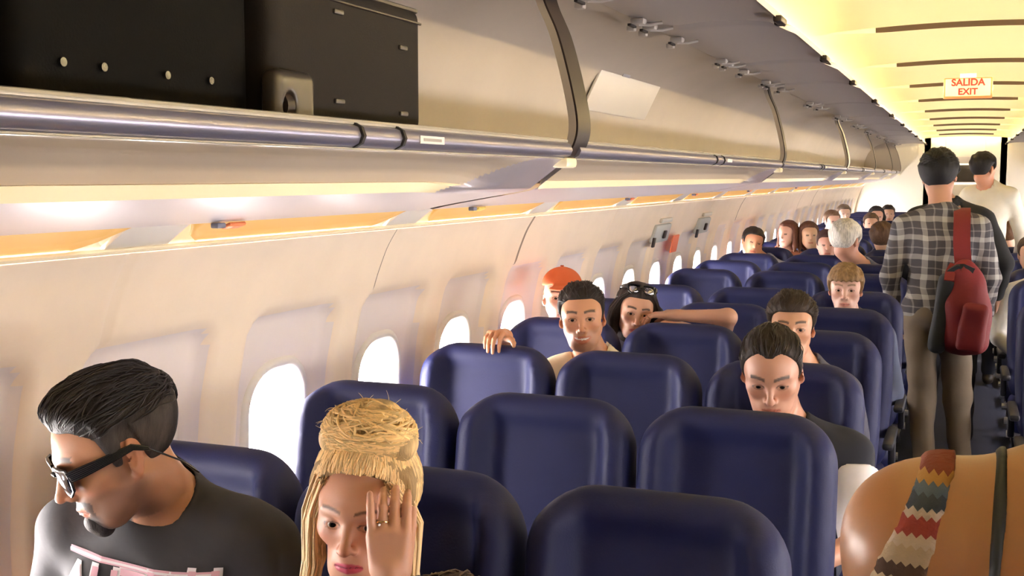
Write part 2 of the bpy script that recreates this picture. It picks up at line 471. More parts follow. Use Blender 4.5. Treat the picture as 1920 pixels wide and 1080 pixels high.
def hinge(b, x, y, z, sx):
    """open door strut with its two little arms"""
    b.box((x, y, z), (0.05, 0.05, 0.022), 0.006)
    b.box((x + sx * 0.04, y + 0.05, z - 0.016), (0.03, 0.035, 0.02), 0.005)
    b.tube([(x, y, z - 0.01), (x - sx * 0.04, y + 0.02, z - 0.010), (x - sx * 0.08, y + 0.03, z - 0.002)], 0.006, 8)
def bin_module(sx, i):
    ya, yb = DIVY[i], DIVY[i + 1]; ya_ = ya + (0.055 if i else 0); yb_ = yb - 0.0
    root = thing('overhead_bin', 'open overhead bin on the %s, %s, grey doors raised' % (SIDE[sx], 
        {0: 'nearest one' if sx > 0 else 'nearest one, holding the dark suitcases', 1: 'second one from the camera', 2: 'third one from the camera', 3: 'fourth one from the camera', 4: 'fifth one from the camera', 5: 'last one at the far bulkhead'}[i]),
        'overhead bin', (sx * 1.3, ya, 1.8), group='overhead bins')
    def fix(o): o.matrix_parent_inverse = Matrix.Translation(root.location).inverted(); return o
    # inner shell: floor, back and top
    prof = crom([(-1.06, 1.806), (-1.2, 1.800), (-1.50, 1.798), (-1.60, 1.81), (-1.635, 1.86), (-1.62, 2.0), (-1.54, 2.16), (-1.38, 2.27), (-1.145, 2.30)], 5)
    P = np.array(mir(prof, sx)); V = np.concatenate([np.c_[P[:, 0], np.full(len(P), y), P[:, 1]] for y in (ya, yb)])
    n = len(P); F = [(k, k + 1, n + k + 1, n + k) for k in range(n - 1)]
    fix(mesh('bin_shell', V, F, M_BEIGE, root, sharp=50))
    # end panel with dark seal
    poly = FR + ([(-1.25, 1.70), (-1.62, 1.66), (-1.66, 1.9), (-1.60, 2.15), (-1.42, 2.33)] if i == 5 else [(p[0] - 0.022, p[1]) for p in FR][::-1])
    b = MB(); b.prism(mir(poly, sx), 'y', yb - 0.005, yb + 0.03); ep = fix(b.build('end_panel', M_BEIGE, root))
    pts = [(p[0] + 0.006, p[1]) for p in FR]; inn = [(p[0] - 0.02, p[1]) for p in FR]
    b = MB(); b.prism(mir(pts + inn[::-1], sx), 'y', yb - 0.004, yb + (0.112 if i == 0 else 0.075)); s_ = b.build('rubber_seal', M_RUBBER, ep); pass
    if i == 2:   # pale trim beside the seal at the class divider
        b = MB(); b.prism(mir(pts + inn[::-1], sx), 'y', yb + 0.06, yb + 0.16); s_ = b.build('edge_trim', M_CREAM, ep); pass
    # front rail
    rail = [(-1.052, 1.768), (-1.036, 1.776), (-1.030, 1.790), (-1.036, 1.806), (-1.052, 1.812), (-1.075, 1.806), (-1.075, 1.772)]
    b = MB(); b.prism(mir(rail, sx), 'y', ya_, yb_ - 0.02); rl = fix(b.build('front_rail', M_CHROME, root, sharp=60))
    def sub(bm_, nm, m, par): return bm_.build(nm, m, par)
    sub(MB().tube([(sx * 1.050, ya_, 1.8155), (sx * 1.050, yb_ - 0.02, 1.8155)], 0.0058, 8), 'top_bead', M_BEAD, rl)
    sub(MB().tube([(sx * 1.050, ya_, 1.7665), (sx * 1.050, yb_ - 0.02, 1.7665)], 0.0025, 8), 'lower_bead', M_BEAD, rl)
    # latch joints on the rail and paper label
    yl = 1.84 if i == 0 else (ya + yb) / 2
    for dy in (0.0, 0.165):
        arc = [(x - 0.003 if x > -1.04 else x, z) for x, z in rail[:5]]; out = [(p[0] + 0.006, p[1] + (0.003 if k == 4 else 0)) for k, p in enumerate(rail[:5])]
        sub(MB().prism(mir(arc + out[::-1], sx), 'y', yl + dy, yl + dy + 0.009), 'latch_gap', M_DARK, rl)
    lb = sub(MB().box((sx * 1.0305, yl + 0.30, 1.7905), (0.0015, 0.115, 0.016), 0.0), 'label_plate', M_LABEL, rl)
    sub(MB().box((sx * 1.0292, yl + 0.30, 1.7905), (0.0006, 0.085, 0.006), 0.0), 'printed_line', mat('label_ink', (0.35, 0.32, 0.3), 0.6), rl) if i == 0 else None
    # underside: beige channel, cream lip and silver service panel
    Bp = [(-1.052, 1.766), (-1.085, 1.742), (-1.120, 1.716), (-1.150, 1.694), (-1.158, 1.688), (-1.165, 1.682), (-1.19, 1.674), (-1.27, 1.660), (-1.37, 1.643), (-1.46, 1.627), (-1.505, 1.616), (-1.525, 1.620), (-1.53, 1.65)]
    Cp = [(-1.052, 1.766), (-1.088, 1.764), (-1.130, 1.752), (-1.160, 1.728), (-1.172, 1.7035), (-1.166, 1.7025), (-1.166, 1.680), (-1.27, 1.660), (-1.37, 1.643), (-1.46, 1.627), (-1.505, 1.616), (-1.525, 1.620), (-1.53, 1.65)]
    def fine(q, k=4): q = np.array(q); return np.concatenate([q[i] + (q[i + 1] - q[i]) * np.arange(k)[:, None] / k for i in range(len(q) - 1)] + [q[-1:]])
    Bp = fine(Bp); Cp = fine(Cp); ns = len(Bp)
    Yv = np.unique(np.concatenate([np.arange(ya_, yb_ - 0.85, 0.05), np.arange(max(ya_, yb_ - 0.85), yb_, 0.008), ya_ + np.arange(0, 0.08, 0.01), [yb_]])); t = np.clip(np.arange(ns) / 24.0, 0, 1)
    e = 0.40 * t
    m = sstep(0.03, 0.40, (yb_ - Yv)[:, None] - e[None, :]) * sstep(0.0, 0.05, (Yv - ya_)[:, None])
    XZ = Bp[None] + m[..., None] * (Cp - Bp)[None]
    V = np.concatenate([XZ[..., :1] * -sx, np.repeat(Yv[:, None, None], ns, 1), XZ[..., 1:]], -1).reshape(-1, 3)
    F = grid_faces(len(Yv), ns); seg = np.tile(np.arange(ns - 1), len(Yv) - 1); mm = m.reshape(-1)[F].mean(1)
    mi = np.where((seg < 16) & (mm > 0.5), 0, np.where((seg < 24) & (mm > 0.5), 1, 2))
    if sx > 0: F = F[:, ::-1]
    fix(mesh('lower_panel', V, F, [M_CHAN, M_CREAM, M_SILVER], root, midx=mi, sharp=38))
    # cream knuckle at the joint
    sub(MB().box((sx * 1.062, yb_ - 0.0, 1.755), (0.05, 0.09, 0.03), 0.01), 'joint_cap', M_CREAM, ep)
    # top ledge that carries the cove tube
    fix(MB().prism(mir([(-1.145, 2.29), (-1.15, 2.305), (-1.0, 2.330), (-0.74, 2.335), (-0.74, 2.325), (-1.0, 2.318)], sx), 'y', ya, yb).build('cove_ledge', M_WHITE, root))
    return root
BINS = {}
for sx in (-1, 1):
    for i in range(6): BINS[(sx, i)] = bin_module(sx, i)
# open doors (curved, hinged at the top) attached to the bin below their middle
DOOR = crom([(-1.135, 2.285), (-1.02, 2.272), (-0.88, 2.280), (-0.74, 2.277), (-0.64, 2.262), (-0.605, 2.247)], 5)
DOORY = [-1.2, 0.90, 3.07, 4.25, 5.75, 7.06, 9.10, 11.12, 12.9, 14.7, 16.4, 18.2, 20.6]
for sx in (-1, 1):
    for k in range(len(DOORY) - 1):
        ya, yb = DOORY[k] + 0.02, DOORY[k + 1] - 0.02; ym = (ya + yb) / 2
        i = max(j for j in range(6) if DIVY[j] <= ym); root = BINS[(sx, i)]; inv = Matrix.Translation(root.location).inverted()
        # bulged skin 18 mm thick, corners rounded at the free edge
        P = np.array(DOOR); nu = len(P); Yv = np.linspace(ya, yb, 40)
        U = np.linspace(0, 1, nu)[None, :].repeat(40, 0); Yg = Yv[:, None].repeat(nu, 1)
        ed = np.minimum(Yg - ya, yb - Yg); shrink = 1 - 0.10 * np.exp(-ed / 0.035)
        r = 0.020 * sstep(0, 0.06, ed)
        X = -1.135 + (P[None, :, 0] + 1.135) * shrink; Z = P[None, :, 1] + 0.018 * (1 - sstep(0, 0.05, ed))
        low = np.stack([X * -sx, Yg, Z], -1).reshape(-1, 3); up = low.copy(); up[:, 2] = (P[None, :, 1] + 0.022 + 0 * Z).reshape(-1)
        F1 = grid_faces(40, nu); N = len(low)
        F = np.concatenate([F1, F1[:, ::-1] + N])
        rim = []
        for a in range(39): rim += [(a * nu + nu - 1, (a + 1) * nu + nu - 1, N + (a + 1) * nu + nu - 1, N + a * nu + nu - 1), (a * nu, (a + 1) * nu, N + (a + 1) * nu, N + a * nu)]
        for a in range(nu - 1): rim += [(a, a + 1, N + a + 1, N + a), (39 * nu + a, 39 * nu + a + 1, N + 39 * nu + a + 1, N + 39 * nu + a)]
        F = np.concatenate([F, np.array(rim)])
        d = mesh('bin_door', np.concatenate([low, up]), F, M_BINDOOR, root, sharp=50); d.matrix_parent_inverse = inv
        b = MB(); b.box((sx * 0.60, ym + 0.3, 2.242), (0.03, 0.12, 0.022), 0.006); b.box((sx * 0.615, ym + 0.38, 2.25), (0.03, 0.05, 0.03), 0.006)
        o = b.build('door_latch', M_RUBBER, d)
        for yy, dys in ((ya + 0.30, (0,)), (yb - 0.25, (0, 0.16))):
            for dy in dys:
                b = MB(); hinge(b, sx * 1.10, yy + dy, 2.265, sx); b.build('door_strut', mat('strut_grey', (0.46, 0.43, 0.41), 0.4), d)
                b = MB(); b.box((sx * 1.115, yy + dy - 0.03, 2.248), (0.012, 0.075, 0.008)); b.build('strut_slot', M_DARK, d)
# cove lamps -------------------------------------------------------------
for sx in (-1, 1):
    for k in range(12):
        ya, yb = Y0 + 0.1 + k * 1.82, Y0 + 0.1 + k * 1.82 + 1.72
        o = MB().tube([(sx * 0.80, ya, 2.348), (sx * 0.80, yb, 2.348)], 0.011, 10).build('cove_lamp', M_TUBE)
        tag(o, 'warm fluorescent tube glowing in the cove above the raised %s bin doors' % SIDE[sx], 'lamp', 'warm cove tubes above the %s bin doors' % SIDE[sx])
# amber lamps along the top of the side walls ------------------------------
for sx in (-1, 1):
    for k in range(-1, 16):
        ya = SEAM0 + 2 * PITCH * k + 0.10; yb = ya + 2 * PITCH - 0.19
        if yb > Y1: continue
        n = 20; V = []; prof = [(-1.535, 1.622), (-1.560, 1.612), (-1.600, 1.588), (-1.628, 1.567)]
        for y in np.linspace(ya, yb, n):
            tt = min(1, min(y - ya, yb - y) / 0.10 + 0.15)
            for q, (x, z) in enumerate(prof): V.append((-sx * (-1.54 + (x + 1.54) * tt), y, 1.622 + (z - 1.622) * tt))
        o = mesh('wall_lamp', V, grid_faces(n, 4), M_AMBER)
        md = o.modifiers.new('thick', 'SOLIDIFY'); md.thickness = 0.003; md.offset = 1 if sx < 0 else -1
        ordn = {-3: 'out', -2: 'out', -1: 'nearest', 0: 'second nearest', 1: 'third nearest', 2: 'fourth nearest', 3: 'fifth nearest'}.get(k)
        if sx < 0 and ordn and ordn != 'out': tag(o, 'amber light lens along the top of the left wall, %s to the camera' % ordn, 'wall light', 'amber wall lights')
        else: tag(o, 'amber light lens along the top of the %s wall' % (SIDE[sx] if sx > 0 else 'left') + (' beyond the exit' if k > 3 and sx < 0 else ''), 'wall light', 'amber wall lights' + (' on the right' if sx > 0 else ' beyond the exit'))
    b = MB()
    for k in range(-3, 16):
        y = SEAM0 + 2 * PITCH * k
        b.box((sx * 1.585, y + 0.005, 1.602), (0.125, 0.20, 0.012), 0.005, rot=(0, sx * 0.62, 0))
    b.box((sx * 1.70, (Y0 + Y1) / 2, 1.64), (0.02, Y1 - Y0, 0.16)); b.box((sx * 1.6, (Y0 + Y1) / 2, 1.70), (0.22, Y1 - Y0, 0.02))
    struct(b.build('trim_%d' % (1 if sx < 0 else 2), M_WHITE))
# wall top lip
for sx in (-1, 1):
    b = MB(); b.tube([(sx * 1.622, Y0, 1.562), (sx * 1.622, Y1, 1.562)], 0.006, 8)
    struct(b.build('trim_%d' % (3 if sx < 0 else 4), M_CREAM))
# end walls ---------------------------------------------------------------
b = MB(); b.box((0, Y0 - 0.05, 1.3), (3.9, 0.1, 2.9)); struct(b.build('wall_front', M_WHITE, smooth=False))
M_BULK = mat('bulkhead_cream', (0.86, 0.80, 0.68), 0.5)
b = MB(); b.box((-1.12, Y1 + 0.05, 1.3), (1.62, 0.1, 2.9), 0.01); b.box((1.12, Y1 + 0.05, 1.3), (1.62, 0.1, 2.9), 0.01); b.box((0, Y1 + 0.05, 2.4), (0.62, 0.1, 0.7))
b.box((0, Y1 + 2.0, 1.0), (0.9, 0.1, 2.1)); b.box((-.6, Y1 + 1.0, 1.2), (0.1, 2.0, 2.6)); b.box((.6, Y1 + 1.0, 1.2), (0.1, 2.0, 2.6))
struct(b.build('wall_back', M_BULK, smooth=False))

# ------------------------------------------------------------------ seats
def build_seat():
    root = thing('passenger_seat', 'blue leather seat', 'seat', (0, 0, 0))
    # local frame: x across, y forward(-)/back(+), z up; origin on the floor under the top edge of the backrest
    RCL = math.radians(9)
    s = SDF(); H = 0.70; top = 1.14
    cs, sn = math.cos(RCL), math.sin(RCL)
    def fn(P):
        q = P - np.array([0, 0, top])               # recline about the top edge
        y = q[:, 1] * cs - q[:, 2] * sn * 1.0; z = q[:, 2] * cs + q[:, 1] * sn
        x = P[:, 0]
        zc = z + 0.36
        hw = 0.242 - 0.012 * sstep(-0.35, -0.6, z)
        qx = np.abs(x) - (hw - 0.130); qz = np.abs(zc) - (0.36 - 0.130)
        d2 = np.hypot(np.maximum(qx, 0), np.maximum(qz, 0)) + np.minimum(np.maximum(qx, qz), 0) - 0.130
        e = -d2
        rim = sstep(0.098, 0.045, e)
        side = sstep(0.135, 0.190, np.abs(x))
        yf = -0.035 - 0.018 * rim - 0.050 * side * sstep(0.0, -0.08, z) - 0.012 * sstep(-0.42, -0.60, z)
        dy = np.maximum(y - 0.052 + 0.02 * sstep(-0.25, 0.0, z), yf - y) * 0.92
        k = 0.055; h = np.clip(0.5 - 0.5 * (d2 - dy) / k, 0, 1)
        return d2 * (1 - h) + dy * h + k * h * (1 - h)
    s.add(fn, (0, 0.05, 0.8), 0.6)
    V, F = s.mesh((-0.27, -0.28, 0.36), (0.27, 0.14, 1.19), 0.011)
    mesh('seatback', V, F[:, ::-1], M_SEAT, root)
    c = SDF(); c.box((0, -0.33, 0.42), (0.228, 0.25, 0.075), 0.045); c.cone((-0.17, -0.565, 0.43), (0.17, -0.565, 0.43), 0.055, k=0.03)
    V, F = c.mesh((-0.26, -0.66, 0.32), (0.26, -0.05, 0.53), 0.016)
    mesh('seat_cushion', V, F[:, ::-1], M_SEAT, root)
    fr = MB(); fr.tube([(-0.24, -0.12, 0.33), (0.24, -0.12, 0.33)], 0.02); fr.tube([(-0.24, -0.48, 0.33), (0.24, -0.48, 0.33)], 0.02); fr.box((0, -0.30, 0.33), (0.40, 0.40, 0.018), 0.004)
    fr.build('seat_frame', M_METAL, root)
    for x in (-0.15, 0.15):
        l = MB(); l.tube([(x, -0.10, 0.32), (x, 0.02, 0.02)], 0.016); l.tube([(x, -0.48, 0.32), (x, -0.30, 0.02)], 0.016); l.tube([(x, -0.34, 0.03), (x, 0.05, 0.03)], 0.014)
        l.build('leg', M_METAL, root)
    for x in (-0.25, 0.25):
        a = MB(); a.box((x, -0.28, 0.63), (0.045, 0.36, 0.032), 0.013); a.box((x, -0.11, 0.55), (0.03, 0.05, 0.16), 0.01)
        a.build('armrest', M_SEATDK, root)
    t = MB(); t.box((0, 0.028, 0.80), (0.38, 0.018, 0.24), 0.008, rot=(-RCL, 0, 0))
    tt = t.build('tray_table', M_SEATDK, root)
    MB().box((0, 0.018, 0.935), (0.06, 0.02, 0.018), 0.004, rot=(-RCL, 0, 0)).build('tray_latch', M_METAL, tt)
    p = MB(); p.box((0, -0.035, 0.53), (0.36, 0.02, 0.22), 0.008, rot=(-RCL, 0, 0)); p.build('magazine_pocket', M_SEATDK, root)
    return root
SEAT0 = build_seat()
ORD = ['front', 'second', 'third', 'fourth', 'fifth', 'sixth', 'seventh', 'eighth', 'ninth', 'tenth', 'eleventh', 'twelfth', 'thirteenth',
       'fourteenth', 'fifteenth', 'sixteenth', 'seventeenth', 'eighteenth', 'nineteenth', 'twentieth', 'twenty-first', 'twenty-second', 'twenty-third', 'twenty-fourth']
COLX = {'window': -1.50, 'middle': -1.0, 'aisle': -0.498}
SPECIAL = {(0, 'window'): 'blue leather window seat behind the man in black sunglasses',
           (0, 'middle'): 'dark blue seatback behind the blond woman with the bun',
           (0, 'aisle'): 'empty dark blue aisle seat in the front row, nearest the camera',
           (1, 'window'): 'blue window seat directly behind the bun of the blond woman',
           (1, 'middle'): 'empty blue middle seat between the blond woman and the smiling man',
           (1, 'aisle'): 'dark blue aisle seat hiding the chin of the balding man',
           (2, 'window'): 'bright blue window seat gripped by the smiling man',
           (2, 'middle'): 'blue middle seat in front of the smiling man',
           (2, 'aisle'): 'dark blue aisle seat occupied by the balding man',
           (3, 'middle'): 'dark blue middle seat in front of the dark-haired woman',
           (3, 'aisle'): 'dark blue aisle seat of the boy with dark brown hair',
           (5, 'aisle'): 'dark blue aisle seat of the fair-haired boy'}
first = True
def put_seat(x, r, label, group):
    global first
    o = SEAT0 if first else copy_tree(SEAT0)
    first = False
    o.location = (x, ROWY[r], 0); tag(o, label, 'seat', group); return o
for r in range(23):
    for cname, x in COLX.items():
        lab = SPECIAL.get((r, cname), 'blue leather %s seat left of the aisle, %s row from the camera' % (cname, ORD[r]))
        put_seat(x, r, lab, 'seats left of the aisle')
for r in range(4, 23):
    put_seat(0.50, r, 'dark blue seat on the right edge of the aisle, %s row from the camera' % ORD[r], 'seats right of the aisle')
for r in range(14, 23):
    put_seat(1.0, r, 'dark blue middle seat right of the aisle, %s row from the camera' % ORD[r], 'seats right of the aisle')

#SEATS_END
# ------------------------------------------------------------------ people kit
M_SKIN = mat('skin', (0.6, 0.35, 0.25), 0.48, attr=True, sss=0.06, bump=0.05, bscale=500)
M_HAIR = mat('hair', (0.1, 0.06, 0.04), 0.62, spec=0.25, attr=True, noise=0.35, nscale=14, stretch=(8, 8, 1.2), bump=0.5, bscale=60)
M_HAIRS = mat('hair_strands', (0.1, 0.06, 0.04), 0.5, attr=True, spec=0.35)
M_EYE = mat('eye', (0.9, 0.9, 0.9), 0.12, attr=True)
def cloth(name, col, rough=0.85): return mat(name, col, rough, bump=0.35, bscale=28, noise=0.06, nscale=9)
def rotm(e): return np.array(Euler(e).to_matrix())
def head_frame(c, yaw=0, down=0, roll=0, s=1.0):
    """face looks along -Y of the cabin at yaw 0, positive yaw turns it to +X"""
    y, d, r = map(math.radians, (yaw, down, roll))
    R = np.array(Matrix.Rotation(PI + y, 3, 'Z') @ Matrix.Rotation(-d, 3, 'X') @ Matrix.Rotation(r, 3, 'Y'))
    return Frame(R, c, s)
def add_head(s, T, fem=0.0, jaw=1.0, smile=0.0, detail=True, nose=1.0, ears=True):
    E, C = s.ell, s.cone
    j = jaw * (1 - 0.08 * fem)
    E((0, -0.014, 0.034), (0.0755, 0.096, 0.084), T=T)
    E((0, 0.030, 0.010), (0.066, 0.060, 0.075), k=0.03, T=T)
    E((0, 0.030, -0.046), (0.052 * j, 0.058, 0.064), k=0.03, T=T)
    C((-0.022 * j, 0.055, -0.090), (0.022 * j, 0.055, -0.090), 0.019, k=0.03, T=T)
    E((0, 0.070, -0.098), (0.021 * j, 0.018, 0.017), k=0.02, T=T)
    for sg in (-1, 1): C((sg * 0.050 * j, 0.000, -0.048), (sg * 0.026 * j, 0.055, -0.088), 0.018, 0.015, k=0.03, T=T)
    if not detail:
        C((0, 0.088, 0.01), (0, 0.106, -0.030), 0.008, 0.011, k=0.01, T=T)
        for sg in (-1, 1):
            E((sg * 0.031, 0.099, 0.004), (0.015, 0.012, 0.010), k=0.012, op='s', T=T)
            E((sg * 0.077, -0.004, -0.006), (0.010, 0.017, 0.031), k=0.008, T=T)
        return
    for sg in (-1, 1):
        E((sg * 0.043, 0.056, -0.016), (0.021, 0.022, 0.019), k=0.022, T=T)              # cheekbone
        C((sg * 0.010, 0.0845, 0.024), (sg * 0.046, 0.068, 0.026), 0.0105, 0.009, k=0.014, T=T)   # brow ridge
    for sg in (-1, 1):
        E((sg * 0.0315, 0.100, 0.003), (0.0185, 0.019, 0.0135), k=0.012, op='s', T=T)     # socket
    for sg in (-1, 1):
        E((sg * 0.0315, 0.0725, 0.003), (0.0165, 0.0165, 0.0150), k=0.004, T=T)           # lids
        E((sg * 0.0315, 0.0935, 0.0022), (0.0150, 0.0130, 0.0064), k=0.0015, op='s', T=T)  # eye opening
    # nose
    C((0, 0.0855, 0.016), (0, 0.1085, -0.026), 0.0075, 0.0095, k=0.010, T=T)
    E((0, 0.110 + 0.002 * nose, -0.0315), (0.0105, 0.0105, 0.0090), k=0.006, T=T)
    for sg in (-1, 1):
        E((sg * 0.0125, 0.0975, -0.0355), (0.0075, 0.0100, 0.0075), k=0.006, T=T)
        E((sg * 0.0065, 0.1045, -0.0425), (0.0035, 0.0050, 0.0030), k=0.003, op='s', T=T)
    # mouth
    mw = 0.024 + 0.006 * smile; up = 0.007 * smile
    E((0, 0.076, -0.063), (0.031, 0.020, 0.024), k=0.016, T=T)
    lipc = [(-1, 0.0835 - 0.004 * smile, -0.0655 + up), (-0.45, 0.0945, -0.0615 + up * .3), (0, 0.0975, -0.0625), (0.45, 0.0945, -0.0615 + up * .3), (1, 0.0835 - 0.004 * smile, -0.0655 + up)]
    gap = 0.0035 * smile
    for a, b in zip(lipc[:-1], lipc[1:]):
        C((a[0] * mw, a[1], a[2] + gap), (b[0] * mw, b[1], b[2] + gap), 0.0040 - 0.0022 * abs(a[0]), 0.0040 - 0.0022 * abs(b[0]), k=0.004, T=T)
    lowc = [(-0.95, 0.0835 - 0.004 * smile, -0.0670 + up), (-0.45, 0.0925, -0.0715), (0, 0.0950, -0.0735), (0.45, 0.0925, -0.0715), (0.95, 0.0835 - 0.004 * smile, -0.0670 + up)]
    for a, b in zip(lowc[:-1], lowc[1:]):
        C((a[0] * mw, a[1], a[2] - gap * 1.6), (b[0] * mw, b[1], b[2] - gap * 1.6), 0.0050 - 0.0030 * abs(a[0]), 0.0050 - 0.0030 * abs(b[0]), k=0.004, T=T)
    for a, b in zip(lipc[:-1], lipc[1:]):
        C((a[0] * mw, a[1] + 0.0045, a[2] - 0.0045 - gap * .3), (b[0] * mw, b[1] + 0.0045, b[2] - 0.0045 - gap * .3), 0.0012 + gap * (1 - abs(a[0])), 0.0012 + gap * (1 - abs(b[0])), k=0.002, op='s', T=T)
    if ears:
        for sg in (-1, 1):
            E((sg * 0.0795, -0.008, -0.004), (0.0050, 0.0165, 0.0310), k=0.008, T=T, rot=(0.22, 0, -sg * 0.42))
            E((sg * 0.0775, -0.002, -0.030), (0.0055, 0.0090, 0.0100), k=0.006, T=T)
            E((sg * 0.0850, -0.002, -0.002), (0.0045, 0.0080, 0.0160), k=0.004, op='s', T=T, rot=(0.22, 0, -sg * 0.42))
def head_colors(V, T, skin, lips=None, brow=(0.03, 0.02, 0.015), beard=None, goatee=None, smile=0, flush=0.12, brow_w=0.0045):
    L = T.l(V); x, y, z = L.T; ax = np.abs(x)
    c = np.tile(np.array(skin, float), (len(V), 1))
    near = (np.abs(z) < 0.2) & (np.hypot(x, y) < 0.2)
    def mix(col, w):
        nonlocal c
        w = (np.clip(w, 0, 1) * near)[:, None]; c = c * (1 - w) + np.array(col, float) * w
    red = np.array(skin) * np.array([1.0, 0.72, 0.66])
    mix(red, flush * 4 * np.exp(-((ax - 0.040) / 0.018) ** 2 - ((z + 0.025) / 0.018) ** 2) * (y > 0.03))
    mix(red, flush * 4 * np.exp(-(ax / 0.014) ** 2 - ((z + 0.032) / 0.012) ** 2) * (y > 0.09))
    mix(red, 0.5 * (ax > 0.074) * (np.abs(y + 0.005) < 0.03) * (np.abs(z + .005) < .04))
    if beard is not None:
        w = sstep(-0.030, -0.050, z) * sstep(-0.03, 0.01, y) * (z > -0.13) * 0.62
        w = np.maximum(w, 0.5 * sstep(0.045, 0.06, ax) * sstep(0.03, 0.0, np.abs(y - 0.018)) * sstep(0.02, -0.01, z) * (z > -.1))
        w *= 1 - np.exp(-((ax / 0.026) ** 4) - (((z + 0.067) / 0.010) ** 4)) * (y > .07)
        mix(beard, w)
    if goatee is not None:
        w = sstep(0.046, 0.030, ax) * sstep(-0.072, -0.080, z) * (z > -0.14) * (y > 0.03)
        w = np.maximum(w, sstep(0.006, 0.003, np.abs(z + 0.052)) * (ax < 0.028) * (y > .07))
        w = np.maximum(w, (np.abs(ax - 0.029) < 0.006) * (z < -0.05) * (z > -0.09) * (y > .05) * .8)
        mix(goatee, w)
    lc = lips if lips is not None else np.array(skin) * np.array([0.85, 0.55, 0.52])
    mw = 0.026 + 0.006 * smile; up = 0.007 * smile * (ax / mw) ** 2; g = .0035 * smile
    zu = -0.0585 + up + g; zl = -0.0790 + up * 1.3 - 1.6 * g
    zm = (zu + zl) / 2; hh = (zu - zl) / 2 * np.sqrt(np.clip(1 - (ax / mw) ** 2, 0, 1))
    mix(lc, sstep(hh + 0.0012, hh - 0.0012, np.abs(z - zm)) * (y > 0.075) * (ax < mw))
    if smile > 0.3: mix((0.85, 0.82, 0.76), (np.abs(z - (-0.0665 + up)) < 0.0034 * np.sqrt(np.clip(1 - (ax / (mw * .85)) ** 2, 0, 1))) * (y > 0.07) * 1.0)
    else: mix(np.array(lc) * 0.25, (np.abs(z - (-0.0668 + up)) < 0.0012) * (y > .075) * (ax < mw * .95) * 0.8)
    zb = 0.0295 + 0.004 * np.sin(np.clip((ax - 0.012) / 0.036, 0, 1) * PI * 0.8)
    mix(brow, sstep(brow_w + 0.0015, brow_w - 0.0015, np.abs(z - zb)) * (ax > 0.012) * (ax < 0.051) * (y > 0.045) * 0.9)
    # lash line
    e = np.hypot((ax - 0.0315) / 0.0150, (z - 0.0025) / 0.0066)
    mix((0.04, 0.025, 0.02), sstep(0.22, 0.08, np.abs(e - 1)) * (y > 0.06) * (0.45 + 0.45 * (z > 0.003)))
    return c
def eyes(T, parent, look=(0, 0), iris=(0.06, 0.035, 0.02), half=False):
    n, mm = 20, 14
    for sg in (-1, 1):
        th = np.linspace(0, PI, mm)[:, None]; ph = np.linspace(0, 2 * PI, n, endpoint=False)[None, :]
        D = np.stack([np.sin(th) * np.cos(ph), np.cos(th) + 0 * ph, np.sin(th) * np.sin(ph)], -1).reshape(-1, 3)
        F = []
        for i in range(mm - 1):
            for k in range(n): F.append((i * n + k, i * n + (k + 1) % n, (i + 1) * n + (k + 1) % n, (i + 1) * n + k))
        R = rotm((math.radians(look[1]), 0, math.radians(look[0])))
        ang = np.degrees(np.arccos(np.clip(D[:, 1], -1, 1)))
        col = np.where((ang < 14)[:, None], (0.005, 0.005, 0.005), np.where((ang < 30)[:, None], iris, (0.72, 0.68, 0.64)))
        P = (D @ R.T) * 0.0132 + np.array([sg * 0.0315, 0.0725, 0.003])
        V = P * T.s @ T.R.T + T.o
        mesh('eye', V, np.array(F), M_EYE, parent, cols=col)
HG = dict(y=[-0.14, -0.05, -0.032, -0.022, 0.002, 0.012, 0.024, 0.034, 0.060, 0.12],
          z=[-0.085, -0.075, -0.055, 0.015, 0.026, -0.012, -0.012, 0.048, 0.066, 0.072])
